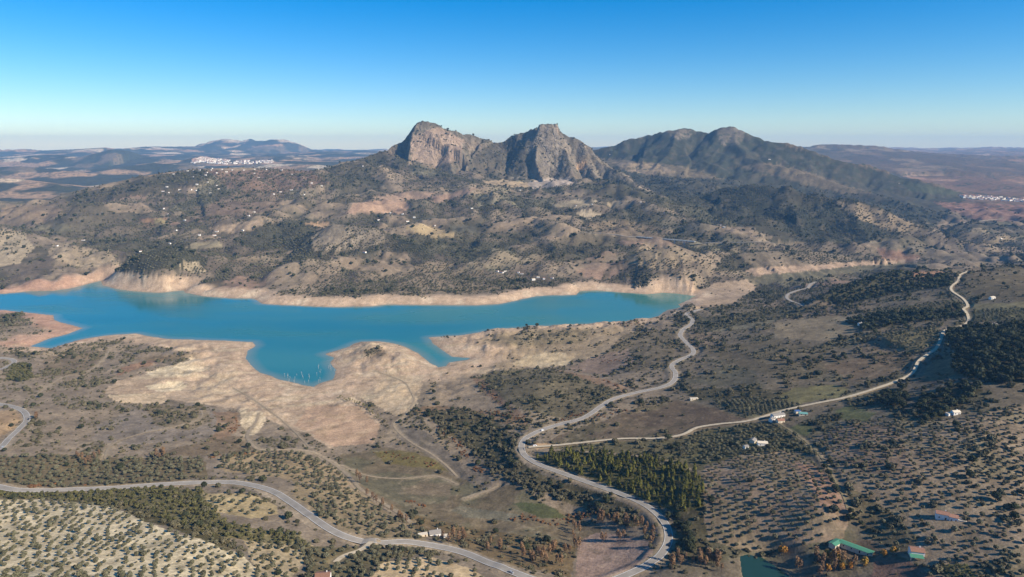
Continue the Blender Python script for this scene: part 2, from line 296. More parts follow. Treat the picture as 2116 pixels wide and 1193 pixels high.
Z += rk * crag * sm(3, 45, CREST)
Z += rk * (6 * fbm(X, Y, 26, 2, 155) - 1.5)
st = Z / 17.0 + 0.8 * fbm(X, Y, 70, 2, 157); Z += rk * (ROCK > 0.8) * 3.0 * np.sin(st * 6.283) * sm(8, 60, CREST)      # ledges
ridge([(1114, 257, 4205), (1116, 256, 4190), (1134, 255.5, 4186), (1150, 256, 4188), (1152, 257, 4204), (1134, 256, 4210)], (2.4, 24, 1.2), (2.4, 24, 1.2), 1, 1.0, 3, 140, 170, 6, 40)
# ------------------------------------------------------------------ the lake
LAKE = [(-700, 612), (-300, 606), (-60, 605), (0, 607), (60, 602), (109, 601), (140, 597), (166, 591), (185, 586), (209, 580), (212, 590), (245, 598), (298, 604), (334, 605), (381, 600), (384, 605), (427, 613), (480, 616), (526, 617), (543, 628), (596, 631), (679, 634), (766, 633), (799, 629), (850, 630), (899, 630), (981, 631), (1031, 628), (1074, 620), (1107, 612), (1144, 610), (1190, 610), (1197, 602), (1230, 600), (1268, 603), (1336, 608), (1370, 605), (1401, 607), (1438, 612), (1426, 619), (1401, 629), (1409, 636), (1380, 641),
        (1356, 656), (1296, 666), (1243, 668), (1207, 670), (1097, 676), (1018, 682), (948, 694), (885, 698), (899, 712), (928, 732), (935, 737), (975, 740), (965, 745), (928, 749), (922, 757), (905, 760), (885, 750), (866, 732), (842, 719), (822, 712), (783, 706), (746, 706), (730, 711), (720, 717), (700, 724), (672, 732), (692, 740), (682, 749), (695, 765), (689, 785), (665, 792), (649, 800), (622, 795), (579, 785), (536, 770), (516, 755), (507, 742), (511, 725), (530, 715), (523, 707), (490, 706), (394, 702), (341, 700), (308, 695), (281, 690), (238, 692), (199, 697), (159, 704), (126, 714), (103, 721), (63, 716), (99, 700), (139, 691), (170, 678), (139, 671), (113, 662), (108, 652), (0, 642), (-100, 640), (-300, 645), (-700, 660)]
lx, ly = at_z(np.array([p[0] for p in LAKE]), np.array([p[1] for p in LAKE]), 0.0)
def poly_sd(x, y, qx, qy):
    n = len(qx); d = np.full(x.shape, 1e18); ins = np.zeros(x.shape, bool)
    for i in range(n):
        ax, ay, bx, by = qx[i], qy[i], qx[(i + 1) % n], qy[(i + 1) % n]
        ex, ey = bx - ax, by - ay; wx_ = x - ax; wy_ = y - ay
        t = np.clip((wx_ * ex + wy_ * ey) / (ex * ex + ey * ey + 1e-9), 0, 1)
        d = np.minimum(d, (wx_ - t * ex) ** 2 + (wy_ - t * ey) ** 2)
        c = ((ay > y) != (by > y)) & (x < ex * (y - ay) / (ey if abs(ey) > 1e-9 else 1e-9) + ax)
        ins ^= c
    return np.where(ins, -np.sqrt(d), np.sqrt(d))
i0, i1 = np.searchsorted(RR, 950), np.searchsorted(RR, 2900)
SD = np.full(Z.shape, 900.0)
jx = 7 * fbm(X[i0:i1], Y[i0:i1], 60, 3, 171); jy = 9 * fbm(X[i0:i1], Y[i0:i1], 60, 3, 172)
SD[i0:i1] = poly_sd(X[i0:i1] + jx * 0.5, Y[i0:i1] + jy * 0.5, lx, ly)
farside = (RG > 1700) & (X < 700)
bank = np.where(farside, 0.25, 0.17)
shore = bank * np.maximum(SD, 0) + 0.15
shore = np.where(farside, shore * (0.75 + 0.5 * ridged(X, Y, 70, 3, 175)), shore)
w = sm(0, np.where(farside, 70, 80), SD)
Zl = np.maximum(Z, 0.6 + 0.012 * np.maximum(SD, 0))
Z = np.where(SD < 900, w * Zl + (1 - w) * np.minimum(Zl, shore), Z)
er = sm(8, 50, SD) * sm(260, 90, SD) * (SD < 900) * (RG < 1750)
Z -= er * (11.0 * (ridged(X, Y, 80, 3, 178, 0.55) - 0.5)) * sm(2, 9, Z); Z += er * 1.0 * fbm(X, Y, 16, 3, 179)
Z = np.where(SD < 0, np.maximum(0.12 * SD, -14), np.maximum(Z, 0.02 + 0.004 * np.clip(SD, 0, 200)))

# ------------------------------------------------------------------ sampling and un-projecting on the terrain
RIDX = np.interp(np.linspace(LR[0], LR[-1], 20000), LR, np.arange(NR)); LR0, LR1 = LR[0], LR[-1]
def gidx(x, y):
    r = np.hypot(x, y); th = np.arctan2(x, y)
    return np.interp(np.log(np.maximum(r, 1)), LR, np.arange(NR)), np.interp(th, TH, np.arange(NC))
def height(x, y, G=None):
    fi, fj = gidx(np.asarray(x, float), np.asarray(y, float)); return bil(Z if G is None else G, fi, fj)
def unproject(px, py):
    """first hit of the view ray with the terrain"""
    px = np.atleast_1d(np.asarray(px, float)); py = np.atleast_1d(np.asarray(py, float))
    th, s = ray(px, py); fj = np.interp(th, TH, np.arange(NC)); j = np.clip(fj.astype(int), 0, NC - 2); b = fj - j
    prof = Z[:, j] * (1 - b) + Z[:, j + 1] * b
    prof = np.maximum(prof, 0.0)
    over = prof - (HC + s[None, :] * RR[:, None])
    hit = over > 0; k = np.argmax(hit, axis=0); k = np.where(hit.any(axis=0), k, NR - 1); k = np.maximum(k, 1)
    n = np.arange(len(px)); o0 = over[k - 1, n]; o1 = over[k, n]; t = np.clip(-o0 / (o1 - o0 + 1e-9), 0, 1)
    r = RR[k - 1] + t * (RR[k] - RR[k - 1])
    x = r * np.sin(th); y = r * np.cos(th); return x, y, np.maximum(height(x, y), 0), r
# ------------------------------------------------------------------ roads: centre lines drawn on the ground, terrain levelled under them
def catmull(P, step):
    P = np.asarray(P, float); out = []
    Q = np.vstack([2 * P[0] - P[1], P, 2 * P[-1] - P[-2]])
    for i in range(1, len(Q) - 2):
        p0, p1, p2, p3 = Q[i - 1], Q[i], Q[i + 1], Q[i + 2]
        n = max(2, int(np.hypot(*(p2 - p1)[:2]) / step))
        for t in np.linspace(0, 1, n, endpoint=False):
            out.append(0.5 * (2 * p1 + (p2 - p0) * t + (2 * p0 - 5 * p1 + 4 * p2 - p3) * t * t + (3 * p1 - p0 - 3 * p2 + p3) * t ** 3))
    out.append(Q[-2]); out = np.array(out)
    seg = np.r_[0, np.cumsum(np.hypot(*np.diff(out[:, :2], axis=0).T))]
    s = np.arange(0, seg[-1], step); return np.c_[np.interp(s, seg, out[:, 0]), np.interp(s, seg, out[:, 1])]
ROADS = [
 ('asphalt_road', 7.9, 'asphalt', 'pale grey asphalt road winding along the lower left hillside', [(-60, 905), (-10, 930), (20, 905), (45, 882), (56, 866), (48, 850), (20, 839), (-30, 832), (-80, 830)]),
 ('asphalt_road', 8.2, 'asphalt', 'grey asphalt road crossing below the chalk grove to the bottom edge', [(-60, 990), (-20, 1002), (30, 1011), (90, 1014), (150, 1013), (240, 1008), (330, 1002), (420, 998), (480, 998), (525, 1004), (565, 1016), (600, 1038), (640, 1066), (680, 1092), (720, 1110), (770, 1120), (840, 1123), (905, 1130), (960, 1145), (1020, 1167), (1090, 1192), (1150, 1215)]),
 ('asphalt_road', 8.0, 'asphalt', 'pale asphalt road making the big bend round the pine plantation', [(1230, 1212), (1300, 1188), (1345, 1165), (1370, 1140), (1382, 1110), (1372, 1078), (1340, 1048), (1295, 1026), (1230, 1003), (1170, 981), (1120, 963), (1090, 947), (1078, 930), (1082, 912), (1105, 895), (1150, 880), (1205, 864), (1245, 838), (1270, 824), (1320, 811), (1370, 800), (1392, 787), (1396, 771), (1388, 757), (1405, 744), (1430, 733), (1432, 722), (1418, 708), (1406, 694), (1412, 681), (1428, 670), (1430, 660), (1418, 651), (1432, 644), (1450, 640)]),
 ('asphalt_road', 8.0, 'asphalt', 'short visible stretch of pale road beyond the scrub by the dry bed', [(1660, 632), (1640, 626), (1626, 617), (1630, 609), (1650, 602), (1668, 596), (1674, 588), (1686, 583)]),
 ('gravel_track', 4.6, 'gravel', 'whitish gravel track climbing from the bend to the dark wood', [(1092, 930), (1150, 922), (1220, 915), (1290, 909), (1360, 907), (1410, 901), (1440, 888), (1490, 879), (1550, 869), (1620, 850), (1690, 836), (1745, 823), (1800, 806), (1850, 789), (1885, 772), (1897, 752), (1915, 735), (1935, 718), (1945, 700), (1950, 688), (1965, 680), (1990, 672), (2002, 660), (1996, 648), (1990, 642), (2000, 632), (1990, 618), (1968, 604), (1966, 594), (1980, 580), (1984, 568), (2002, 562)]),
 ('gravel_track', 4.0, 'gravel', 'pale dirt track running from the dry flats past the orange scrub', [(536, 852), (530, 872), (514, 892), (512, 908), (530, 925), (565, 930), (620, 931), (655, 940), (690, 960), (720, 985), (745, 1010), (790, 1040), (830, 1065), (850, 1080)]),
 ('gravel_track', 2.6, 'gravel', 'thin footpath curving over the grey left hill to the copse', [(216, 948), (225, 925), (250, 910), (300, 895), (350, 885), (400, 872), (418, 860), (415, 848)]),
 ('gravel_track', 3.0, 'gravel', 'narrow pale track near the left shore of the lake', [(82, 812), (105, 795), (130, 780), (180, 768), (205, 752), (220, 735), (226, 722)]),
 ('gravel_track', 3.2, 'gravel', 'dirt track crossing the brown valley floor to the thicket', [(960, 1032), (985, 1024), (1010, 1014), (1030, 1002)]),
 ('gravel_track', 3.0, 'gravel', 'muddy track along the dry stream bed below the islet', [(850, 810), (855, 830), (835, 860), (815, 875), (820, 890), (850, 915), (890, 938), (925, 965), (945, 985)]),
 ('dirt_lane', 2.2, 'lane', 'grassy lane running down between the two right groves', [(1600, 870), (1640, 895), (1680, 925), (1700, 950), (1730, 1000), (1745, 1030), (1752, 1060)]),
 ('gravel_track', 5.0, 'gravel', 'pale side road joining at the fork near the white house', [(770, 1121), (745, 1135), (710, 1148), (690, 1160)]),
 ('dirt_track', 2.2, 'dirt', 'faint dirt track crossing the pale dry flats', [(640, 925), (600, 885), (560, 850), (520, 822), (480, 800)]),
 ('dirt_track', 2.2, 'dirt', 'faint dirt track along the green valley floor', [(705, 962), (760, 983), (830, 990), (900, 985), (945, 1000)]),
 ('dirt_track', 2.0, 'dirt', 'thin dirt path up the islet from the stream bed', [(850, 812), (835, 790), (800, 775), (770, 765)]),
 ('gravel_track', 9.0, 'gravel', 'pale far road cutting across the plain towards the town', [(1915, 462), (1950, 463), (1990, 459), (2040, 455), (2070, 452)]),
 ('asphalt_road', 8.0, 'asphalt', 'grey curve of road at the left edge above the shore', [(-40, 775), (0, 764), (20, 756), (30, 748), (20, 742), (-10, 740), (-50, 741)]),
 ('asphalt_road', 9.0, 'asphalt', 'far road along the hillside leading to the viaduct', [(1200, 478), (1250, 482), (1290, 488), (1316, 491)]),
 ('asphalt_road', 9.0, 'asphalt', 'far road leaving the viaduct on its right', [(1434, 501), (1480, 503), (1540, 503), (1600, 508)]),
]
ROADPTS = []
def poly_dist(x, y, P):
    best = np.full(x.shape, 1e18); zz = np.zeros(x.shape)
    for a, b in zip(P[:-1], P[1:]):
        ex, ey = b[0] - a[0], b[1] - a[1]; l2 = ex * ex + ey * ey + 1e-9
        t = np.clip(((x - a[0]) * ex + (y - a[1]) * ey) / l2, 0, 1)
        d = (x - a[0] - t * ex) ** 2 + (y - a[1] - t * ey) ** 2; m = d < best
        best = np.where(m, d, best); zz = np.where(m, a[2] + t * (b[2] - a[2]), zz)
    return np.sqrt(best), zz
ROADD = np.full(Z.shape, 999.0)
for name, wd, mt, lab, pts in ROADS:
    hx, hy, hz, hr = unproject([p[0] for p in pts], [p[1] for p in pts])
    c = catmull(np.c_[hx, hy], 3.0 if hr.max() < 1700 else 8.0)
    z = height(c[:, 0], c[:, 1]); z = np.maximum(z, 0.5)
    kk = 15; zp = np.pad(z, kk, mode='edge')
    for _ in range(2): zp = np.convolve(np.pad(zp, 7, mode='edge'), np.ones(15) / 15, 'valid')
    z = zp[kk:-kk]; c = np.c_[c, z]; ROADPTS.append(c)
    # level the ground in blocks along the line
    for s in range(0, len(c) - 1, 24):
        blk = c[s:s + 26]
        if len(blk) < 2: continue
        fi, fj = gidx(blk[:, 0], blk[:, 1]); pad = 26.0
        rr = np.hypot(blk[:, 0], blk[:, 1]); th = np.arctan2(blk[:, 0], blk[:, 1])
        a0, a1 = np.searchsorted(RR, rr.min() - pad), np.searchsorted(RR, rr.max() + pad) + 1
        b0, b1 = np.searchsorted(TH, th.min() - pad / rr.min()), np.searchsorted(TH, th.max() + pad / rr.min()) + 1
        d, zz = poly_dist(X[a0:a1, b0:b1], Y[a0:a1, b0:b1], blk)
        wgt = 1 - sm(wd * 0.5 + 1.5, wd * 0.5 + (14 if wd > 7 else 7), d)
        Z[a0:a1, b0:b1] = Z[a0:a1, b0:b1] * (1 - wgt) + (zz - 0.05) * wgt
        ROADD[a0:a1, b0:b1] = np.minimum(ROADD[a0:a1, b0:b1], d - wd * 0.5)
# the pond
pond_px = [(1528, 1150), (1545, 1145), (1575, 1152), (1600, 1168), (1625, 1185), (1640, 1200), (1650, 1215), (1540, 1215), (1532, 1185)]
PX_, PY_ = at_z(np.array([p[0] for p in pond_px]), np.array([p[1] for p in pond_px]), 60.0)
PZ = 60.0
a0, a1 = np.searchsorted(RR, 380), np.searchsorted(RR, 640)
psd = poly_sd(X[a0:a1], Y[a0:a1], PX_, PY_)
wp = 1 - sm(3, 26, psd); Z[a0:a1] = Z[a0:a1] * (1 - wp) + (PZ + 0.5 + 0.06 * np.maximum(psd, 0)) * wp
Z[a0:a1] = np.where(psd < 0, PZ + np.maximum(psd * 0.2, -2) - 0.02, Z[a0:a1])

# the gully under the viaduct
vx_, vy_, _, _ = unproject([1316, 1350, 1436], [491, 494, 501]); vgx, vgy = vx_[0] * 0.55 + vx_[2] * 0.45, vy_[0] * 0.55 + vy_[2] * 0.45
gd = np.hypot((X - vgx) / 105.0, (Y - vgy + 80) / 150.0); Z -= 42 * np.exp(-gd ** 2 * 1.4) * (RG > 1900)
# ------------------------------------------------------------------ land cover: colours and vegetation by region
VX, VY = project(X, Y, Z)
gy_, gx_ = np.gradient(Z)
dxr = np.gradient(RG, axis=0); dth = np.gradient(TT, axis=1) * RG
SLOPE = np.hypot(gy_ / dxr, gx_ / dth)
nA = fbm(X, Y, 260, 4, 201); nB = fbm(X, Y, 60, 4, 203); nC = fbm(X, Y, 14, 3, 205); nD = fbm(X, Y, 900, 3, 207)
WVX = VX + 5 * fbm(X, Y, 28, 3, 211) + 4 * fbm(X, Y, 9, 2, 215); WVY = VY + 2.4 * fbm(X, Y, 28, 3, 213) + 1.6 * fbm(X, Y, 9, 2, 216)
C = np.zeros(Z.shape + (3,))
GAIN = 0.92
def put(col, w, var=0.0):
    global C
    c = np.array(lin(col, GAIN)); w = np.clip(w, 0, 1)[..., None]
    C = C * (1 - w) + c * w
one = np.ones_like(Z)
SCRUB = np.zeros_like(Z)                                    # chance of a random shrub
def scr(v, w):
    global SCRUB
    SCRUB = SCRUB * (1 - w) + v * w
# near side, left and right
put((138, 122, 103), one); put((120, 108, 92), sm(-0.1, 0.35, nB)); put((152, 134, 108), sm(0.1, 0.5, nA) * 0.6)
rightw = sm(1330, 1480, VX + 60 * nA) * (RG < 1900)
put((116, 104, 86), rightw); put((98, 92, 70), rightw * sm(-0.15, 0.3, nB)); put((130, 112, 92), rightw * sm(0.1, 0.4, nA))
scr(0.6, one); scr(0.8, rightw)
scr(SCRUB * 0 + 1.0, sm(0.0, 0.3, nB) * 0.7)
# slopes beyond the lake: a patchwork of groves, fields and scrub
H1, H2, BD = voronoi(X + 50 * nA, Y + 40 * nB, 190, 221)
fw = sm(1850, 1950, RG)
put((132, 115, 94), fw); put((112, 98, 82), fw * (H1 < 0.45)); put((150, 128, 102), fw * (H1 > 0.82)); put((120, 112, 86), fw * (H2 > 0.85)); put((150, 120, 98), fw * (H1 > 0.7) * (H2 < 0.2))
put((92, 88, 72), fw * sm(5, 2, BD) * 0.7)
put((110, 104, 84), fw * sm(0.1, 0.5, nA) * 0.6)
scr(0.5, fw)
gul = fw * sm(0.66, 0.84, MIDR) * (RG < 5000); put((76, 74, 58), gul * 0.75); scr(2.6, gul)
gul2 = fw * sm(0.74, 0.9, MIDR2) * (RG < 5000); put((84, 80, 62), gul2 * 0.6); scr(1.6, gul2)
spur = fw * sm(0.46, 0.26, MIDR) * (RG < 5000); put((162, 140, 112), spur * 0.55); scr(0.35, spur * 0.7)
wdl = fw * sm(0.16, 0.3, fbm(X, Y, 330, 3, 226)) * (RG < 5000); put((74, 72, 56), wdl * 0.75); scr(2.0, wdl)
# far plains
pw = sm(4300, 5600, RG)
G1, G2, GD = voronoi(X + 160 * fbm(X, Y, 700, 3, 231), Y * 1.0 + 160 * fbm(X, Y, 700, 3, 233), 420, 235)
put((118, 104, 84), pw); put((168, 138, 108), pw * (G1 > 0.66)); put((70, 70, 54), pw * (G1 < 0.42)); put((204, 180, 148), pw * (G1 > 0.90)); put((66, 68, 52), pw * sm(0.0, 0.3, fbm(X, Y, 520, 4, 241)))
put((140, 104, 88), pw * sm(0.35, 0.5, TT) * 0.6); put((196, 180, 156), pw * (G2 > 0.93) * (TT < -0.2))
put((72, 74, 58), pw * sm(30, 12, GD) * 0.6)
scr(0.0, pw)
# mountains: scrub-covered slopes, rock where steep
mw = sm(0.02, 0.1, ROCK) * (RG > 2000)
put((54, 57, 44), mw); put((84, 77, 61), mw * sm(0.0, 0.4, fbm(X, Y, 110, 4, 245)))
scr(0.75, mw)
ck = np.clip(ROCK, 0, 1) * sm(0.42 - 0.16 * (ROCK > 0.8), 0.78 - 0.2 * (ROCK > 0.8), SLOPE + 0.22 * fbm(X, Y, 60, 3, 247)) * (RG > 2000) * (RG < 6500)
put((206, 184, 160), ck); put((146, 132, 122), ck * sm(0.02, 0.35, fbm(X, Y, 45, 4, 249))); put((196, 158, 122), ck * sm(0.15, 0.5, fbm(X, Y, 130, 3, 251)) * 0.8); put((94, 84, 78), ck * sm(0.12, 0.4, fbm(X * 2.4, Y, 70, 3, 253)) * 0.85)
put((64, 62, 50), ck * 0.85 * sm(0.12, 0.32, fbm(X, Y, 38, 3, 255))); scr(0.5, ck)
# regions: outline in the photograph's pixels (put on the ground through the terrain), colour, strength, shrub chance, plantation
REG = []
def inpoly(px, py, pts):
    ins = np.zeros(px.shape, bool); n_ = len(pts)
    for i in range(n_):
        ax, ay = pts[i]; bx, by = pts[(i + 1) % n_]
        ins ^= ((ay > py) != (by > py)) & (px < (bx - ax) * (py - ay) / ((by - ay) if abs(by - ay) > 1e-9 else 1e-9) + ax)
    return ins
GROVES = []                                                # outline, rmin, rmax, kind, spacing, row angle, jitter, keep, label key
def reg(pts, col=None, w=1.0, scrub=None, trees=None, soft=True, var=None):
    global C, SCRUB
    _, _, _, r = unproject([p[0] for p in pts], [min(p[1], 1192) for p in pts]); lo, hi = r.min() * 0.93, r.max() * 1.08
    xs = [p[0] for p in pts]; ys = [p[1] for p in pts]
    m = (VX > min(xs) - 12) & (VX < max(xs) + 12) & (VY > min(ys) - 8) & (VY < max(ys) + 8) & (RG > lo) & (RG < hi)
    ii = np.nonzero(m)
    if not len(ii[0]): return
    k = inpoly(WVX[ii] if soft else VX[ii], WVY[ii] if soft else VY[ii], pts)
    ii = (ii[0][k], ii[1][k])
    if col is not None:
        ww = w * np.ones(len(ii[0]))
        C[ii] = C[ii] * (1 - ww[:, None]) + np.array(lin(col, GAIN)) * ww[:, None]
        if var is not None:
            v = sm(0.0, 0.35, nB[ii])[:, None] * 0.7; C[ii] = C[ii] * (1 - v) + np.array(lin(var, GAIN)) * v
    if scrub is not None: SCRUB[ii] = scrub
    if trees: GROVES.append((pts, lo, hi) + tuple(trees))
# --- near side, left
reg([(200, 880), (260, 850), (400, 835), (470, 850), (480, 880), (430, 905), (330, 915), (250, 920), (190, 910)], (132, 120, 108), 0.8, 0.35)
reg([(300, 840), (420, 838), (440, 870), (390, 890), (320, 880)], (118, 104, 80), 0.8, 1.0)
reg([(90, 740), (200, 722), (225, 735), (200, 760), (130, 780), (90, 775)], (122, 106, 84), 0.8, 0.9)
reg([(20, 755), (60, 750), (70, 780), (50, 790), (15, 785)], (104, 98, 66), 0.9, 0.4, ('young_pine', 5.4, 0.3, 3.0, 0.85, 'young'))
reg([(-40, 850), (30, 848), (45, 866), (25, 890), (-40, 925)], (168, 138, 102), 0.8, 0.3)
reg([(300, 697), (525, 705), (535, 716), (512, 742), (520, 758), (560, 790), (650, 804), (700, 800), (745, 830), (785, 870), (775, 912), (680, 926), (640, 900), (560, 870), (500, 848), (400, 832), (210, 812), (240, 790), (330, 762), (420, 735), (330, 715)], (184, 160, 134), 0.95, 0.0, var=(174, 148, 122))
reg([(640, 835), (740, 840), (785, 880), (772, 915), (690, 924), (610, 880)], (182, 150, 122), 0.9, 0.0)
reg([(330, 762), (400, 741), (440, 747), (436, 762), (380, 778), (300, 775)], (214, 194, 160), 0.95, 0.0)
reg([(300, 798), (365, 785), (388, 796), (372, 808), (325, 810)], (212, 192, 158), 0.95, 0.0)
reg([(220, 818), (330, 812), (352, 826), (330, 836), (250, 832)], (206, 180, 146), 0.9, 0.0)
reg([(300, 745), (360, 735), (300, 760), (240, 775), (250, 760)], (140, 104, 78), 0.7, 0.3)
reg([(270, 740), (420, 728), (445, 736), (330, 748)], (122, 104, 76), 0.7, 0.3)
reg([(495, 850), (540, 850), (550, 865), (530, 900), (515, 900), (500, 880)], (204, 184, 152), 0.9, 0.0)
reg([(440, 850), (490, 852), (495, 880), (470, 910), (420, 915), (450, 890)], (142, 112, 84), 0.7, 0.5)
reg([(350, 930), (480, 900), (510, 905), (530, 930), (440, 940), (300, 945)], (118, 100, 76), 0.8, 0.3)
reg([(0, 945), (120, 940), (220, 945), (330, 948), (420, 945), (430, 985), (330, 998), (150, 1008), (40, 1005), (-30, 990)], (112, 98, 70), 0.9, 0.4, ('olive', 7.6, 0.5, 3.4, 0.8, 'strip'))
reg([(450, 945), (520, 932), (620, 935), (690, 965), (730, 1000), (700, 1012), (640, 1000), (560, 985), (460, 975)], (158, 136, 102), 0.9, 0.2, ('olive', 8.2, 0.9, 3.0, 0.8, 'tan'))
reg([(600, 990), (650, 1010), (740, 1010), (800, 1060), (880, 1100), (880, 1118), (790, 1114), (710, 1098), (650, 1060), (610, 1030)], (142, 124, 94), 0.9, 0.4, ('olive', 8.6, 0.6, 3.0, 0.75, 'roadside'))
reg([(-60, 1030), (120, 1036), (230, 1046), (290, 1074), (370, 1105), (450, 1118), (500, 1150), (560, 1200), (540, 1260), (-60, 1260)], (216, 198, 162), 0.95, 0.0, ('olive', 7.5, 0.35, 2.8, 0.93, 'chalk'), var=(188, 170, 136))
reg([(500, 1110), (600, 1105), (650, 1130), (600, 1200), (560, 1230), (520, 1160)], (176, 156, 120), 0.85, 0.3, ('olive', 8.0, 0.35, 1.6, 0.8, 'chalk'))
reg([(-40, 1016), (150, 1018), (330, 1008), (420, 1012), (460, 1075), (540, 1095), (620, 1105), (640, 1130), (560, 1125), (500, 1115), (440, 1110), (340, 1080), (270, 1052), (120, 1034), (-40, 1030)], (112, 104, 68), 0.9, 0.6, ('young_pine', 5.6, 0.2, 3.0, 0.8, 'band'))
reg([(250, 1050), (330, 1058), (380, 1085), (440, 1098), (490, 1130), (470, 1140), (420, 1115), (350, 1090), (290, 1075)], (84, 76, 44), 0.95, 1.0)
reg([(420, 1020), (520, 1020), (570, 1045), (575, 1062), (520, 1072), (440, 1055)], (178, 156, 112), 0.9, 0.1, ('olive', 11.0, 0.2, 3.0, 0.8, 'meadow'))
reg([(520, 1010), (570, 1022), (620, 1056), (680, 1098), (640, 1090), (580, 1050)], (176, 158, 134), 0.6, 0.1)
reg([(750, 1210), (790, 1162), (880, 1150), (970, 1172), (1010, 1200), (1000, 1230)], (198, 172, 132), 0.9, 0.1, ('olive', 9.0, 0.3, 2.0, 0.7, 'bottom'))
reg([(620, 1130), (760, 1130), (900, 1140), (800, 1155), (740, 1200), (640, 1210)], (108, 98, 68), 0.9, 0.8, ('olive', 6.5, 0.3, 2.4, 0.8, 'thicket'))
# --- islet, mid peninsula, beaches
reg([(675, 735), (730, 712), (790, 706), (840, 718), (870, 735), (905, 762), (960, 762), (1040, 762), (990, 775), (900, 800), (860, 840), (820, 860), (760, 830), (700, 800), (690, 770)], (190, 167, 136), 0.9, 0.0, var=(176, 152, 122))
reg([(745, 722), (790, 718), (815, 735), (800, 755), (770, 772), (735, 770), (725, 745)], (136, 120, 102), 0.9, 0.0)
reg([(755, 722), (790, 718), (800, 732), (770, 745), (752, 738)], (96, 84, 64), 0.9, 3.0)
reg([(900, 702), (1000, 690), (1150, 676), (1280, 672), (1320, 690), (1310, 720), (1200, 745), (1060, 762), (990, 760), (965, 745), (925, 725)], (156, 136, 108), 0.9, 0.15, var=(140, 122, 98))
reg([(990, 692), (1150, 678), (1230, 678), (1200, 710), (1080, 715), (1000, 712)], (128, 114, 88), 0.8, 0.5)
reg([(1190, 738), (1170, 755), (1120, 760), (1060, 756), (1080, 735), (1150, 728)], (194, 172, 136), 0.8, 0.0)
reg([(1290, 690), (1400, 680), (1390, 760), (1290, 770), (1230, 750)], (112, 100, 78), 0.8, 0.9)
reg([(1220, 740), (1300, 720), (1310, 745), (1260, 775), (1170, 765)], (140, 118, 102), 0.8, 0.2)
reg([(880, 770), (1000, 772), (1010, 800), (1060, 850), (1000, 860), (900, 850), (860, 830)], (146, 128, 106), 0.9, 0.1, var=(126, 112, 92))
reg([(975, 782), (1040, 765), (1110, 760), (1200, 775), (1270, 800), (1285, 815), (1240, 845), (1180, 870), (1090, 850), (1020, 815)], (108, 98, 74), 0.95, 0.9, var=(96, 90, 64))
reg([(970, 778), (1000, 785), (1060, 840), (1090, 860), (1060, 862), (1000, 812)], (124, 98, 78), 0.7, 0.8)
reg([(1150, 765), (1230, 778), (1300, 800), (1290, 812), (1220, 790)], (146, 116, 90), 0.7, 0.2)
reg([(840, 845), (900, 838), (1010, 852), (1090, 866), (1095, 882), (1000, 870), (880, 862)], (130, 102, 72), 0.7, 0.6)
# --- valley floor
reg([(700, 940), (800, 925), (900, 940), (960, 990), (1000, 1020), (1060, 1000), (1120, 1040), (1200, 1070), (1250, 1090), (1190, 1140), (1100, 1130), (1000, 1110), (860, 1080), (780, 1030), (720, 990)], (114, 100, 76), 0.9, 0.08, var=(100, 96, 72))
reg([(720, 985), (800, 975), (940, 990), (920, 1040), (840, 1050), (780, 1020)], (104, 100, 78), 0.7, 0.0, var=(120, 102, 82))
reg([(950, 1045), (1080, 1065), (1060, 1078), (960, 1070), (930, 1055)], (118, 114, 96), 0.7, 0.0)
reg([(820, 880), (880, 890), (920, 930), (960, 970), (980, 1000), (940, 985), (880, 940), (820, 905)], (110, 100, 88), 0.9, 0.05)
reg([(770, 935), (830, 930), (900, 950), (930, 975), (860, 965), (790, 955)], (112, 100, 52), 0.8, 0.1)
reg([(1060, 1040), (1130, 1040), (1180, 1075), (1120, 1070), (1080, 1055)], (72, 80, 46), 0.8, 0.0)
reg([(840, 1060), (960, 1090), (1100, 1110), (1190, 1130), (1180, 1193), (1060, 1170), (950, 1130), (860, 1100)], (116, 96, 62), 0.85, 0.9)
reg([(1195, 1122), (1230, 1102), (1280, 1104), (1345, 1122), (1352, 1145), (1300, 1180), (1240, 1200), (1188, 1200)], (158, 132, 116), 0.95, 0.02)
# --- thickets and the pines
reg([(880, 852), (960, 842), (1030, 870), (1070, 910), (1060, 940), (1090, 965), (1130, 985), (1230, 1015), (1300, 1045), (1340, 1085), (1300, 1090), (1200, 1050), (1080, 1000), (1010, 960), (960, 920), (910, 885)], (92, 84, 58), 0.9, 4.5)
reg([(955, 870), (1040, 890), (1060, 940), (1010, 950), (970, 915)], (78, 74, 48), 0.8, 6.0)
reg([(1100, 948), (1150, 934), (1220, 935), (1300, 942), (1380, 955), (1440, 980), (1456, 1010), (1452, 1050), (1400, 1062), (1340, 1036), (1260, 1004), (1180, 974)], (86, 82, 44), 0.95, 0.3, ('pine', 7.0, 0.5, 3.0, 0.95, 'pines'))
reg([(1100, 925), (1290, 912), (1400, 906), (1460, 890), (1540, 876), (1580, 900), (1500, 930), (1450, 975), (1380, 950), (1280, 936), (1180, 930)], (106, 98, 66), 0.9, 1.0, var=(92, 88, 56))
reg([(1390, 1060), (1450, 1050), (1480, 1100), (1470, 1150), (1400, 1160), (1395, 1110)], (88, 80, 54), 0.9, 1.4)
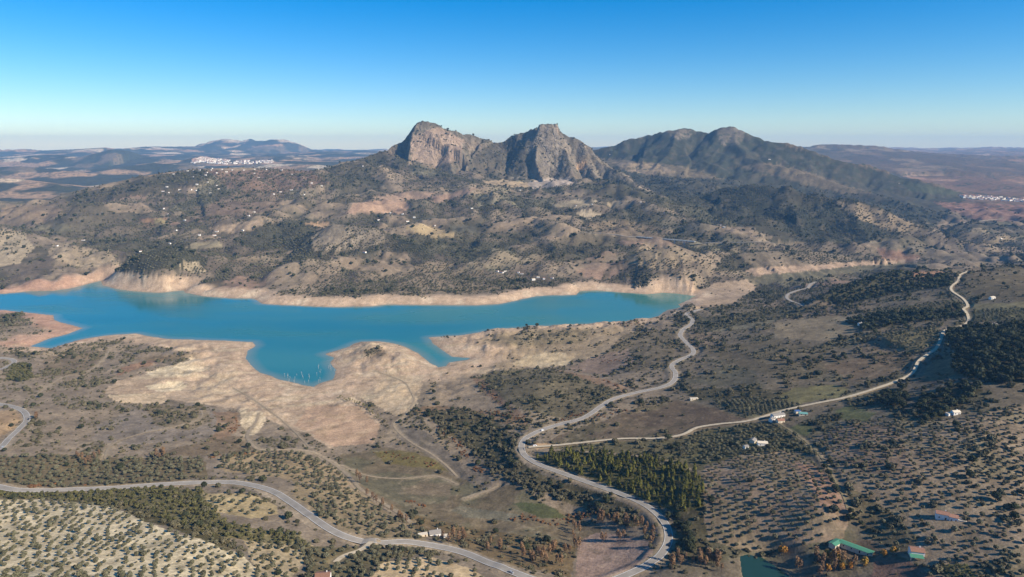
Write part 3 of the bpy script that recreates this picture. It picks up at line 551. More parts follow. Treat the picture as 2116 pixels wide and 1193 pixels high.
# --- right: fields and groves
reg([(1120, 918), (1180, 890), (1250, 870), (1290, 850), (1400, 828), (1480, 842), (1546, 868), (1420, 895), (1320, 903), (1180, 915)], (108, 92, 72), 0.9, 0.1, var=(96, 88, 64))
reg([(1090, 922), (1130, 915), (1150, 922), (1110, 930)], (186, 152, 112), 0.9, 0.0)
reg([(1300, 860), (1400, 833), (1480, 845), (1540, 868), (1440, 884), (1340, 880)], (100, 84, 68), 0.8, 0.05)
reg([(1410, 805), (1520, 800), (1640, 808), (1650, 830), (1560, 824), (1440, 826)], (84, 78, 54), 0.85, 1.8)
reg([(1475, 832), (1560, 824), (1655, 836), (1640, 852), (1562, 866)], (104, 98, 72), 0.9, 0.0, ('olive', 6.0, 0.0, 0.6, 0.95, 'small'))
reg([(1600, 822), (1640, 802), (1720, 795), (1755, 803), (1735, 820), (1650, 835)], (122, 114, 74), 0.9, 0.05)
reg([(1725, 848), (1760, 838), (1810, 853), (1795, 870), (1742, 868)], (98, 100, 62), 0.9, 0.1)
reg([(1622, 885), (1655, 876), (1682, 886), (1668, 900), (1630, 898)], (98, 100, 62), 0.9, 0.1)
reg([(1600, 668), (1680, 655), (1785, 650), (1765, 690), (1700, 705), (1600, 697)], (138, 122, 96), 0.9, 0.05)
reg([(1450, 688), (1500, 665), (1570, 655), (1612, 662), (1540, 680)], (128, 120, 96), 0.8, 0.1)
reg([(1420, 790), (1480, 760), (1560, 755), (1570, 790), (1480, 800)], (98, 92, 74), 0.8, 0.2)
reg([(1450, 720), (1600, 700), (1700, 720), (1750, 760), (1640, 790), (1500, 750)], (104, 92, 70), 0.8, 0.5)
reg([(1700, 755), (1850, 730), (1890, 740), (1850, 775), (1760, 790)], (120, 100, 78), 0.7, 0.5)
reg([(1500, 652), (1640, 632), (1720, 632), (1640, 655), (1480, 680), (1440, 690), (1440, 655)], (84, 80, 58), 0.8, 1.5)
reg([(1950, 692), (2000, 676), (2116, 668), (2200, 660), (2200, 800), (2116, 792), (2020, 792), (1965, 765), (1975, 730)], (64, 62, 42), 0.95, 0.2, ('oak', 9.5, 0.4, 4.0, 0.97, 'wood'))
reg([(1880, 850), (1900, 820), (1990, 792), (2030, 805), (1970, 850), (1940, 868)], (74, 70, 48), 0.9, 0.4, ('oak', 10.5, 0.4, 4.0, 0.9, 'copse'))
reg([(1808, 822), (1850, 800), (1885, 812), (1870, 845), (1815, 842)], (84, 78, 54), 0.9, 0.4, ('oak', 11, 0.4, 4.0, 0.9, 'clump'))
reg([(1745, 665), (1800, 650), (1980, 638), (1990, 655), (1880, 668), (1790, 685)], (70, 68, 48), 0.9, 0.5, ('oak', 11, 0.4, 4.0, 0.9, 'belt'))
reg([(1690, 618), (1740, 595), (1800, 575), (1850, 563), (1960, 570), (1965, 592), (1880, 602), (1800, 618), (1740, 632)], (72, 70, 50), 0.9, 0.6, ('oak', 13, 0.4, 5.0, 0.85, 'hill'))
reg([(1880, 562), (1940, 560), (1960, 570), (1900, 585)], (150, 112, 92), 0.7, 0.3)
reg([(1800, 642), (1990, 618), (2000, 640), (1850, 652)], (118, 106, 76), 0.9, 0.0, ('olive', 9, 0.0, 0.7, 0.95, 'terrace'))
reg([(2008, 642), (2150, 634), (2150, 662), (2010, 664)], (112, 106, 74), 0.9, 0.0, ('olive', 9, 0.1, 0.7, 0.95, 'terrace'))
reg([(1990, 566), (2150, 548), (2150, 628), (2005, 612)], (104, 92, 70), 0.85, 0.12)
reg([(2000, 630), (2150, 622), (2150, 634), (2010, 641)], (132, 122, 86), 0.8, 0.0)
reg([(1820, 690), (1940, 672), (1945, 700), (1900, 730), (1830, 715)], (100, 94, 66), 0.9, 0.1, ('olive', 9, 0.2, 0.8, 0.9, 'terrace'))
reg([(1950, 735), (1990, 725), (1975, 770), (1940, 790), (1900, 790), (1915, 760)], (138, 104, 70), 0.7, 0.2)
reg([(1455, 965), (1530, 942), (1620, 930), (1690, 965), (1735, 1010), (1755, 1075), (1740, 1115), (1640, 1130), (1540, 1140), (1460, 1115), (1452, 1050)], (146, 124, 102), 0.95, 0.05, ('olive', 8.3, 0.12, 1.1, 0.95, 'right'), var=(128, 114, 90))
reg([(1640, 955), (1690, 965), (1740, 1010), (1755, 1060), (1700, 1050), (1670, 1000)], (172, 132, 108), 0.75, 0.1)
reg([(1440, 895), (1560, 875), (1620, 880), (1690, 940), (1620, 930), (1530, 940), (1450, 965), (1400, 935)], (100, 94, 62), 0.9, 0.4, ('olive', 6.5, 0.3, 1.6, 0.85, 'upper'))
reg([(1700, 945), (1690, 905), (1740, 872), (1850, 870), (1900, 872), (2000, 862), (2150, 830), (2150, 1230), (1930, 1230), (1880, 1160), (1800, 1120), (1765, 1070), (1745, 1020)], (146, 128, 106), 0.92, 0.45, ('olive', 7.9, 0.25, 2.6, 0.88, 'big'), var=(124, 114, 88))
reg([(1690, 905), (1740, 875), (1850, 880), (1880, 960), (1900, 1010), (1820, 980), (1740, 960)], (128, 104, 88), 0.5)
reg([(1745, 1010), (1790, 1020), (1900, 1110), (1880, 1150), (1800, 1115), (1765, 1070)], (90, 84, 58), 0.7, 1.6)
reg([(1810, 1150), (1880, 1160), (1930, 1190), (1920, 1230), (1790, 1230)], (128, 98, 82), 0.9, 0.05)
reg([(1945, 1168), (2000, 1166), (2020, 1200), (1960, 1230)], (112, 108, 66), 0.95, 0.0, ('vine', 3.2, 0.1, 0.3, 1.0, 'vines'))
reg([(1720, 1120), (1800, 1115), (1830, 1140), (1800, 1160), (1730, 1150)], (112, 92, 72), 0.8, 0.1)
# --- reservoir bed on the right
reg([(1420, 615), (1480, 585), (1560, 575), (1560, 600), (1520, 625), (1440, 640)], (172, 146, 118), 0.9, 0.02)
reg([(1535, 572), (1700, 552), (1900, 540), (1920, 548), (1750, 566), (1650, 578), (1560, 590)], (106, 100, 76), 0.75, 0.15)
reg([(1530, 556), (1640, 547), (1800, 540), (1900, 534), (1900, 541), (1750, 552), (1560, 570)], (184, 152, 122), 0.9, 0.0)
reg([(1810, 512), (1860, 520), (1900, 530), (1880, 540), (1820, 535)], (150, 112, 88), 0.9, 0.0)
reg([(1900, 528), (1960, 526), (2060, 540), (1950, 545)], (112, 100, 84), 0.7, 0.2)
# --- slopes beyond the lake
reg([(240, 568), (262, 530), (330, 512), (400, 516), (432, 540), (410, 562), (330, 556)], (66, 66, 50), 0.9, 3.0)
reg([(370, 545), (410, 540), (425, 562), (390, 565)], (176, 156, 122), 0.9, 0.6)
reg([(-40, 470), (50, 480), (70, 515), (40, 545), (-40, 560)], (186, 164, 128), 0.85, 1.0)
reg([(110, 500), (230, 520), (250, 545), (170, 555), (100, 530)], (172, 150, 118), 0.7, 1.0)
reg([(600, 455), (660, 450), (640, 500), (540, 520), (480, 500), (520, 470)], (74, 72, 56), 0.85, 2.2)
reg([(640, 490), (690, 462), (780, 470), (800, 500), (720, 520), (650, 520)], (150, 134, 114), 0.7, 1.2)
reg([(712, 442), (735, 420), (790, 414), (838, 416), (848, 428), (830, 442), (760, 440)], (182, 144, 114), 0.92, 0.0)
reg([(770, 408), (850, 396), (905, 398), (885, 412), (800, 416)], (170, 138, 112), 0.9, 0.0)
reg([(890, 408), (985, 388), (972, 398), (900, 420)], (160, 128, 106), 0.85, 0.0)
reg([(625, 462), (690, 456), (670, 472)], (178, 142, 104), 0.9, 0.0)
reg([(832, 468), (870, 462), (942, 484), (940, 492), (870, 486)], (176, 150, 104), 0.9, 0.2)
reg([(930, 466), (990, 468), (985, 482), (935, 482)], (92, 88, 72), 0.9, 0.0)
reg([(1130, 424), (1200, 410), (1240, 416), (1190, 432)], (158, 142, 112), 0.8, 0.1)
reg([(1188, 440), (1222, 432), (1242, 446), (1216, 454)], (186, 164, 130), 0.9, 0.0)
reg([(1250, 420), (1280, 414), (1292, 426), (1262, 430)], (168, 148, 114), 0.9, 0.0)
reg([(290, 452), (345, 450), (345, 470), (290, 470)], (150, 112, 80), 0.8, 0.3)
reg([(320, 452), (344, 452), (344, 468), (322, 470)], (152, 136, 86), 0.9, 0.2)
reg([(395, 502), (455, 498), (460, 512), (385, 515)], (148, 134, 102), 0.9, 0.0)
reg([(430, 470), (540, 455), (520, 478), (450, 482)], (168, 142, 112), 0.8, 0.1)
reg([(330, 360), (420, 350), (430, 380), (330, 395), (200, 420), (130, 440), (150, 405), (240, 382)], (78, 74, 58), 0.85, 2.2)
reg([(430, 352), (640, 352), (680, 380), (560, 400), (470, 390)], (132, 104, 86), 0.8, 0.7)
reg([(480, 395), (600, 395), (560, 440), (470, 450), (400, 440)], (128, 106, 86), 0.7, 0.9)
reg([(100, 425), (170, 425), (300, 460), (420, 470), (300, 490), (150, 480)], (108, 96, 78), 0.6, 1.2)
reg([(0, 425), (110, 425), (120, 450), (60, 470), (0, 465)], (144, 122, 96), 0.8, 0.3)
reg([(1090, 515), (1220, 470), (1290, 480), (1240, 530), (1150, 545)], (84, 78, 60), 0.7, 2.0)
reg([(1490, 535), (1570, 515), (1600, 530), (1540, 560), (1480, 560)], (72, 70, 54), 0.85, 2.2)
reg([(1330, 500), (1400, 508), (1440, 540), (1380, 560), (1300, 545)], (160, 138, 106), 0.7, 0.9)
reg([(1210, 460), (1290, 455), (1400, 480), (1340, 500), (1230, 480)], (140, 118, 92), 0.6, 0.7)
reg([(740, 560), (900, 540), (1000, 560), (1090, 575), (1060, 600), (900, 605), (720, 605)], (146, 126, 98), 0.6)
reg([(1500, 510), (1680, 500), (1800, 530), (1700, 548), (1560, 552)], (128, 112, 90), 0.7, 0.9)
# --- crags and mountains
reg([(1225, 318), (1290, 293), (1400, 268), (1440, 276), (1510, 266), (1560, 286), (1700, 322), (1850, 360), (2000, 404), (1960, 440), (1930, 470), (1800, 500), (1620, 500), (1540, 468), (1440, 430), (1330, 385)], (54, 58, 46), 0.85, 1.6, var=(84, 76, 62))
reg([(1380, 270), (1408, 262), (1432, 274), (1420, 290), (1390, 285)], (140, 126, 112), 0.5, 0.6)
reg([(1480, 272), (1510, 261), (1540, 272), (1530, 300), (1490, 300)], (140, 126, 112), 0.45, 0.6)
reg([(1000, 374), (1040, 372), (1092, 378), (1102, 389), (1050, 386), (1002, 380)], (178, 152, 116), 0.85, 0.1)
reg([(1088, 378), (1130, 368), (1178, 366), (1185, 382), (1100, 391)], (176, 158, 144), 0.8, 0.25)
reg([(1190, 342), (1208, 328), (1214, 334), (1206, 350), (1190, 352)], (196, 154, 108), 0.8, 0.0)
reg([(850, 282), (905, 262), (960, 290), (950, 330), (900, 345), (850, 330)], (182, 150, 128), 0.55, 0.45)
reg([(1005, 300), (1060, 285), (1085, 300), (1090, 350), (1050, 370), (990, 360), (960, 350)], (86, 80, 66), 0.75, 1.6)
reg([(1260, 365), (1340, 395), (1450, 430), (1540, 465), (1500, 470), (1400, 440), (1300, 405)], (80, 78, 58), 0.85, 1.6)
reg([(1140, 320), (1300, 330), (1420, 345), (1500, 372), (1380, 365), (1280, 345)], (128, 112, 88), 0.6, 0.5)
reg([(1270, 335), (1360, 340), (1400, 356), (1340, 362), (1280, 350)], (150, 130, 104), 0.8, 0.2)
reg([(1520, 345), (1600, 335), (1700, 365), (1800, 400), (1740, 400), (1620, 370)], (112, 98, 78), 0.8, 0.3)
reg([(1720, 412), (1790, 425), (1860, 450), (1920, 475), (1860, 480), (1760, 450)], (160, 136, 104), 0.75, 0.7)
reg([(1850, 370), (1990, 398), (1960, 405), (1880, 395)], (72, 76, 56), 0.8, 1.5)
reg([(1930, 418), (2200, 425), (2200, 460), (2010, 455)], (132, 98, 86), 0.9, 0.1)
reg([(1990, 480), (2100, 490), (2100, 505), (1980, 505)], (160, 134, 104), 0.5, 0.5)
reg([(1960, 490), (2110, 470), (2110, 480), (1980, 505)], (110, 98, 84), 0.5, 0.6)
#@@ENDPOLYS
# shore ring of bare ground
ring = np.where(farside, sm(70, 36, SD + 20 * nB), sm(105, 35, SD + 60 * nA + 20 * nB)) * (SD < 900) * (Z < 40) * (VX < 1560)
put((190, 163, 136), ring); put((208, 188, 160), ring * sm(0.1, 0.4, nB) * 0.6); put((172, 144, 120), ring * sm(0.1, 0.4, nC) * 0.3)
put((150, 124, 100), ring * sm(0.55, 0.9, np.sin(Z * 1.9 + 3 * nB)) * 0.35)
put((172, 128, 106), ring * sm(260, 120, VX) * farside * 0.7)
put((150, 132, 112), sm(6, 0, SD) * (SD < 900) * 0.7)
scr(0.0, ring)
# verges
vg = sm(6, 0, ROADD) * (0.5 + 0.5 * nB); put((168, 150, 124), np.clip(vg, 0, 0.8)); scr(0.0, sm(3.5, 2.5, ROADD))
ero = sm(0.80, 0.93, ridged(X, Y, 46, 3, 261)) * (RG < 1900) * (SD > 4); put((176, 156, 126), ero * 0.28)
ero2 = sm(0.80, 0.95, ridged(X, Y, 95, 3, 263)) * (RG < 1900) * (SD > 60); put((78, 72, 54), ero2 * 0.45)
bare = (SCRUB < 0.04) * (SD < 420) * (SD > 0) * (RG < 1750) * sm(0.0, 12, SD)
ur, vr = X * 0.93 + Y * 0.37, -X * 0.37 + Y * 0.93
put((132, 112, 86), bare * 0.38 * sm(0.78, 0.93, ridged(ur * 0.12, vr, 20, 2, 271)))
put((206, 188, 154), bare * 0.4 * sm(0.1, 0.45, fbm(ur * 0.25, vr, 26, 4, 273)))
put((118, 102, 82), bare * 0.55 * sm(0.86, 0.96, ridged(X, Y, 120, 3, 275)))
put((150, 128, 98), bare * 0.35 * sm(0.3, 0.8, np.sin(Z * 4.2 + 2 * nB)))
chk = (C[..., 0] > 0.42) * (RG < 760) * (VX < 700); put((146, 130, 102), chk * 0.55 * sm(0.78, 0.93, ridged(ur * 0.35, vr, 22, 3, 281))); put((128, 116, 88), chk * 0.4 * sm(0.1, 0.4, fbm(X, Y, 30, 3, 283)))
# broad mottling everywhere
C *= (1 + (0.26 - 0.17 * np.clip(bare + ring, 0, 1)) * nC + (0.20 - 0.10 * np.clip(bare + ring, 0, 1)) * nB)[..., None]
C *= np.array([1.0, 0.975, 0.90])
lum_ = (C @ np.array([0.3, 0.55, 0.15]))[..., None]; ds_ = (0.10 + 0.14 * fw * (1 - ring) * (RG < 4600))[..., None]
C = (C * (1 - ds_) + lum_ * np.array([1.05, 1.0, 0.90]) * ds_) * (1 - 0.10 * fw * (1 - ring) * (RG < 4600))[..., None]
C = np.clip(C, 0.008, 0.9)

# ------------------------------------------------------------------ materials
def mat_new(name):
    m = bpy.data.materials.new(name); m.use_nodes = True; return m, m.node_tree.nodes, m.node_tree.links, m.node_tree.nodes['Principled BSDF']
def simple(name, col, rough=0.8, var=0.12, scale=0.6, metal=0.0, objrand=0.0):
    m, n, l, b = mat_new(name)
    c = lin(col) if max(col) > 1.01 else col
    tx = n.new('ShaderNodeTexNoise'); tx.inputs['Scale'].default_value = scale; tx.inputs['Detail'].default_value = 4
    tc = n.new('ShaderNodeTexCoord'); l.new(tc.outputs['Object'], tx.inputs['Vector'])
    mp = n.new('ShaderNodeMapRange'); mp.inputs['From Min'].default_value = 0.3; mp.inputs['From Max'].default_value = 0.7
    mp.inputs['To Min'].default_value = 1 - var; mp.inputs['To Max'].default_value = 1 + var
    l.new(tx.outputs['Fac'], mp.inputs['Value'])
    out = mp.outputs[0]
    if objrand:
        oi = n.new('ShaderNodeObjectInfo'); m2 = n.new('ShaderNodeMapRange'); m2.inputs['To Min'].default_value = 1 - objrand; m2.inputs['To Max'].default_value = 1 + objrand
        l.new(oi.outputs['Random'], m2.inputs['Value']); mu = n.new('ShaderNodeMath'); mu.operation = 'MULTIPLY'
        l.new(out, mu.inputs[0]); l.new(m2.outputs[0], mu.inputs[1]); out = mu.outputs[0]
    vm = n.new('ShaderNodeVectorMath'); vm.operation = 'SCALE'; vm.inputs[0].default_value = c; l.new(out, vm.inputs['Scale'])
    l.new(vm.outputs[0], b.inputs['Base Color']); b.inputs['Roughness'].default_value = rough; b.inputs['Metallic'].default_value = metal
    b.inputs['Specular IOR Level'].default_value = 0.25
    return m
# ground
gm, n, l, b = mat_new('ground')
at = n.new('ShaderNodeAttribute'); at.attribute_name = 'Col'
tc = n.new('ShaderNodeTexCoord')
def noise(scale, detail=5, rough=0.6):
    t = n.new('ShaderNodeTexNoise'); t.inputs['Scale'].default_value = scale; t.inputs['Detail'].default_value = detail; t.inputs['Roughness'].default_value = rough
    l.new(tc.outputs['Object'], t.inputs['Vector']); return t.outputs['Fac']
def mr(x, a, b_, c, d):
    t = n.new('ShaderNodeMapRange'); l.new(x, t.inputs['Value'])
    for k, v in zip(('From Min', 'From Max', 'To Min', 'To Max'), (a, b_, c, d)): t.inputs[k].default_value = v
    return t.outputs[0]
def mul(a, b_):
    t = n.new('ShaderNodeMath'); t.operation = 'MULTIPLY'; l.new(a, t.inputs[0])
    if isinstance(b_, float): t.inputs[1].default_value = b_
    else: l.new(b_, t.inputs[1])
    return t.outputs[0]
n1 = noise(0.35, 3); n2 = noise(0.07, 3); n3 = noise(0.018, 3)
f1 = mul(mul(mr(n1, 0.3, 0.7, 0.74, 1.26), mr(n2, 0.3, 0.7, 0.82, 1.18)), mr(n3, 0.3, 0.7, 0.86, 1.14))
vs = n.new('ShaderNodeVectorMath'); vs.operation = 'SCALE'; l.new(at.outputs['Color'], vs.inputs[0]); l.new(f1, vs.inputs['Scale'])
# far woods: dark dots of trees too small to build
af = n.new('ShaderNodeAttribute'); af.attribute_name = 'Far'
vo = n.new('ShaderNodeTexVoronoi'); vo.inputs['Scale'].default_value = 0.028; l.new(tc.outputs['Object'], vo.inputs['Vector'])
dots = mul(mul(mr(vo.outputs['Distance'], 0.30, 0.5, 1, 0), mr(noise(0.004, 4), 0.4, 0.6, 0, 1)), af.outputs['Fac'])
mx = n.new('ShaderNodeMix'); mx.data_type = 'RGBA'; l.new(dots, mx.inputs['Factor']); l.new(vs.outputs[0], mx.inputs['A']); mx.inputs['B'].default_value = (*lin((62, 64, 48)), 1)
l.new(mx.outputs['Result'], b.inputs['Base Color'])
b.inputs['Roughness'].default_value = 0.95; b.inputs['Specular IOR Level'].default_value = 0.1
bp = n.new('ShaderNodeBump'); bp.inputs['Strength'].default_value = 0.55; bp.inputs['Distance'].default_value = 1.6
l.new(noise(0.22, 5, 0.65), bp.inputs['Height'])
ar = n.new('ShaderNodeAttribute'); ar.attribute_name = 'Rock'
rn = noise(0.028, 6, 0.68); vc = n.new('ShaderNodeTexVoronoi'); vc.feature = 'DISTANCE_TO_EDGE'; vc.inputs['Scale'].default_value = 0.022
wp_ = n.new('ShaderNodeVectorMath'); wp_.operation = 'MULTIPLY_ADD'; nv = n.new('ShaderNodeTexNoise'); nv.inputs['Scale'].default_value = 0.02; nv.inputs['Detail'].default_value = 4; l.new(tc.outputs['Object'], nv.inputs['Vector'])
l.new(nv.outputs['Color'], wp_.inputs[0]); wp_.inputs[1].default_value = (55, 55, 55); l.new(tc.outputs['Object'], wp_.inputs[2]); l.new(wp_.outputs[0], vc.inputs['Vector'])
bp2 = n.new('ShaderNodeBump'); bp2.inputs['Distance'].default_value = 38.0; l.new(mul(ar.outputs['Fac'], 0.85), bp2.inputs['Strength']); l.new(rn, bp2.inputs['Height']); l.new(bp.outputs[0], bp2.inputs['Normal'])
bp3 = n.new('ShaderNodeBump'); bp3.inputs['Distance'].default_value = 16.0; l.new(mul(ar.outputs['Fac'], 0.7), bp3.inputs['Strength']); l.new(mr(vc.outputs['Distance'], 0.0, 0.12, 0, 1), bp3.inputs['Height']); l.new(bp2.outputs[0], bp3.inputs['Normal'])
l.new(bp3.outputs[0], b.inputs['Normal'])

# ------------------------------------------------------------------ terrain mesh
def grid_mesh(name, Xa, Ya, Za, Ca, Fa, Ra, mat):
    nr, nc = Xa.shape; me = bpy.data.meshes.new(name)
    V = np.stack([Xa, Ya, Za], -1).reshape(-1, 3).astype(np.float32)
    idx = np.arange(nr * nc).reshape(nr, nc)
    Q = np.stack([idx[:-1, :-1], idx[:-1, 1:], idx[1:, 1:], idx[1:, :-1]], -1).reshape(-1, 4)
    me.vertices.add(len(V)); me.vertices.foreach_set('co', V.ravel())
    me.loops.add(Q.size); me.loops.foreach_set('vertex_index', Q.ravel().astype(np.int32))
    me.polygons.add(len(Q)); me.polygons.foreach_set('loop_start', np.arange(0, Q.size, 4, dtype=np.int32))
    me.polygons.foreach_set('use_smooth', np.ones(len(Q), bool))
    a = me.attributes.new('Col', 'FLOAT_COLOR', 'POINT'); a.data.foreach_set('color', np.c_[Ca.reshape(-1, 3), np.ones(nr * nc)].astype(np.float32).ravel())
    a = me.attributes.new('Far', 'FLOAT', 'POINT'); a.data.foreach_set('value', Fa.ravel().astype(np.float32))
    a = me.attributes.new('Rock', 'FLOAT', 'POINT'); a.data.foreach_set('value', Ra.ravel().astype(np.float32))
    me.update(); me.validate(); me.materials.append(mat)
    o = bpy.data.objects.new(name, me); COL.objects.link(o); return o
FARW = sm(4200, 5200, RG)
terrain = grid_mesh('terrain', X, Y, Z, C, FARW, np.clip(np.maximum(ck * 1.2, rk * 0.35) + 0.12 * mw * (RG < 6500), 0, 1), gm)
tag(terrain, 'brown and tan hilly ground with two rocky crags beyond the lake', 'terrain', kind='structure')

# ------------------------------------------------------------------ water
def water_mat(name, deep, rough, bump):
    m, n, l, b = mat_new(name)
    tc = n.new('ShaderNodeTexCoord'); mpn = n.new('ShaderNodeMapping'); l.new(tc.outputs['Object'], mpn.inputs['Vector']); mpn.inputs['Scale'].default_value = (0.6, 1.0, 1.0)
    t = n.new('ShaderNodeTexNoise'); t.inputs['Scale'].default_value = 0.35; t.inputs['Detail'].default_value = 4; l.new(mpn.outputs[0], t.inputs['Vector'])
    t2 = n.new('ShaderNodeTexNoise'); t2.inputs['Scale'].default_value = 0.004; t2.inputs['Detail'].default_value = 3; l.new(mpn.outputs[0], t2.inputs['Vector'])
    bm = n.new('ShaderNodeBump'); bm.inputs['Strength'].default_value = bump; bm.inputs['Distance'].default_value = 0.12
    l.new(t.outputs['Fac'], bm.inputs['Height']); l.new(bm.outputs[0], b.inputs['Normal'])
    cr = n.new('ShaderNodeMix'); cr.data_type = 'RGBA'; l.new(t2.outputs['Fac'], cr.inputs['Factor'])
    cr.inputs['A'].default_value = (*deep, 1); cr.inputs['B'].default_value = (deep[0] * 1.15, deep[1] * 1.12, deep[2] * 1.02, 1)
    l.new(cr.outputs['Result'], b.inputs['Base Color']); b.inputs['Roughness'].default_value = rough; b.inputs['IOR'].default_value = 1.33
    return m
def water_mat2():
    m, n, l, b = mat_new('lake_water')
    tc = n.new('ShaderNodeTexCoord'); mpn = n.new('ShaderNodeMapping'); l.new(tc.outputs['Object'], mpn.inputs['Vector']); mpn.inputs['Scale'].default_value = (0.35, 1.0, 1.0); mpn.inputs['Rotation'].default_value = (0, 0, 0.12)
    def nz(sc, dt): 
        t = n.new('ShaderNodeTexNoise'); t.inputs['Scale'].default_value = sc; t.inputs['Detail'].default_value = dt; l.new(mpn.outputs[0], t.inputs['Vector']); return t.outputs['Fac']
    def rng(x, a, b_, c, d):
        t = n.new('ShaderNodeMapRange'); l.new(x, t.inputs['Value'])
        for k, v in zip(('From Min', 'From Max', 'To Min', 'To Max'), (a, b_, c, d)): t.inputs[k].default_value = v
        return t.outputs[0]
    bm = n.new('ShaderNodeBump'); bm.inputs['Strength'].default_value = 0.3; bm.inputs['Distance'].default_value = 0.15; l.new(nz(0.5, 4), bm.inputs['Height']); l.new(bm.outputs[0], b.inputs['Normal'])
    l.new(rng(nz(0.006, 4), 0.4, 0.62, 0.06, 0.30), b.inputs['Roughness'])                 # wind streaks
    at = n.new('ShaderNodeAttribute'); at.attribute_name = 'Depth'
    c1 = n.new('ShaderNodeMix'); c1.data_type = 'RGBA'; c1.inputs['A'].default_value = (0.020, 0.150, 0.165, 1); c1.inputs['B'].default_value = (0.044, 0.196, 0.196, 1); l.new(rng(nz(0.003, 3), 0.35, 0.65, 0, 1), c1.inputs['Factor'])
    c2 = n.new('ShaderNodeMix'); c2.data_type = 'RGBA'; c2.inputs['A'].default_value = (0.17, 0.22, 0.18, 1); l.new(c1.outputs['Result'], c2.inputs['B']); l.new(rng(at.outputs['Fac'], -0.4, 2.8, 0.0, 1.0), c2.inputs['Factor'])
    sx = n.new('ShaderNodeSeparateXYZ'); l.new(tc.outputs['Object'], sx.inputs[0]); c3 = n.new('ShaderNodeMix'); c3.data_type = 'RGBA'; l.new(rng(sx.outputs['X'], -250, 450, 0.0, 0.75), c3.inputs['Factor']); l.new(c2.outputs['Result'], c3.inputs['A']); c3.inputs['B'].default_value = (0.060, 0.185, 0.150, 1)
    l.new(c3.outputs['Result'], b.inputs['Base Color']); b.inputs['IOR'].default_value = 1.33
    return m
wm = water_mat2()
ri0, ri1 = np.searchsorted(RR, 960), np.searchsorted(RR, 2890)
sub = slice(ri0, ri1, 2); nr_ = len(range(ri0, ri1, 2)); cs_ = slice(0, NC, 2); nc_ = len(range(0, NC, 2))
lsd = SD[sub, cs_]; li = np.arange(nr_ * nc_).reshape(nr_, nc_); near_ = lsd < 14
fm = near_[:-1, :-1] | near_[1:, :-1] | near_[:-1, 1:] | near_[1:, 1:]
Q = np.stack([li[:-1, :-1], li[:-1, 1:], li[1:, 1:], li[1:, :-1]], -1)[fm]
used, inv = np.unique(Q, return_inverse=True); Q = inv.reshape(-1, 4)
lake = mesh_obj('lake', np.c_[X[sub, cs_].ravel()[used], Y[sub, cs_].ravel()[used], np.zeros(len(used))], [tuple(int(v) for v in q) for q in Q], wm)
la = lake.data.attributes.new('Depth', 'FLOAT', 'POINT'); la.data.foreach_set('value', np.maximum(-Z[sub, cs_].ravel()[used], 0).astype(np.float32))
#@@LAKE
tag(lake, 'turquoise blue reservoir water between pale dry banks', 'lake', kind='structure')

# ------------------------------------------------------------------ haze
hm = bpy.data.materials.new('haze'); hm.use_nodes = True; n = hm.node_tree.nodes; l = hm.node_tree.links
n.remove(n['Principled BSDF']); pv = n.new('ShaderNodeVolumePrincipled'); l.new(pv.outputs[0], n['Material Output'].inputs['Volume'])
pv.inputs['Absorption Color'].default_value = (0.25, 0.25, 0.25, 1); pv.inputs['Color'].default_value = (0.27, 0.57, 1.0, 1); pv.inputs['Density'].default_value = 4.2e-5; pv.inputs['Anisotropy'].default_value = 0.0
hm.cycles.homogeneous_volume = True
hz = [(x, y, z) for z in (-60, 760) for x, y in ((-30000, -2500), (30000, -2500), (30000, 28500), (-30000, 28500))]
haze = mesh_obj('haze', hz, [(3, 2, 1, 0), (4, 5, 6, 7), (0, 1, 5, 4), (1, 2, 6, 5), (2, 3, 7, 6), (3, 0, 4, 7)], hm)
tag(haze, 'thin blue haze filling the air over the valley', 'haze', kind='stuff')

# ------------------------------------------------------------------ road surfaces
M_ASPH = simple('asphalt', (146, 138, 126), 0.9, 0.14, 0.12); M_GRAV = simple('gravel', (186, 170, 142), 0.95, 0.2, 0.3); M_TRACK = simple('dirt', (152, 135, 110), 0.95, 0.2, 0.3); M_LANE = simple('grassy_lane', (124, 112, 84), 0.95, 0.2, 0.3); M_PAINT = simple('road_paint', (235, 232, 225), 0.7, 0.05)
def ribbon(name, c, off, wd, lift, mat, parent=None):
    t = np.gradient(c[:, :2], axis=0); t /= np.hypot(t[:, 0], t[:, 1])[:, None] + 1e-9; nn = np.c_[-t[:, 1], t[:, 0]]
    A = c[:, :2] + nn * (off + wd / 2); B = c[:, :2] + nn * (off - wd / 2)
    zA = np.maximum(height(A[:, 0], A[:, 1]), c[:, 2] - 0.3); zB = np.maximum(height(B[:, 0], B[:, 1]), c[:, 2] - 0.3)
    zc = np.maximum(c[:, 2], 0.5 * (zA + zB))
    V = np.empty((len(c) * 2, 3)); V[0::2] = np.c_[A, zc + lift]; V[1::2] = np.c_[B, zc + lift]
    return mesh_obj(name, V, [(2 * i, 2 * i + 1, 2 * i + 3, 2 * i + 2) for i in range(len(c) - 1)], mat, parent)
for (name, wd, mt, lab, pts), c in zip(ROADS, ROADPTS):
    lift = 0.35 if np.hypot(c[:, 0], c[:, 1]).max() < 1750 else 1.2
    o = ribbon(name, c, 0, wd, lift, M_ASPH if mt == 'asphalt' else M_LANE if mt == 'lane' else M_GRAV if wd > 4.5 else M_TRACK)
    tag(o, lab, 'road' if mt == 'asphalt' else 'track', kind='structure')
    if mt == 'asphalt' and lift < 1:
        for s in (-1, 1): ribbon('edge_line', c, s * (wd / 2 - 0.5), 0.25, lift + 0.03, M_PAINT, o)
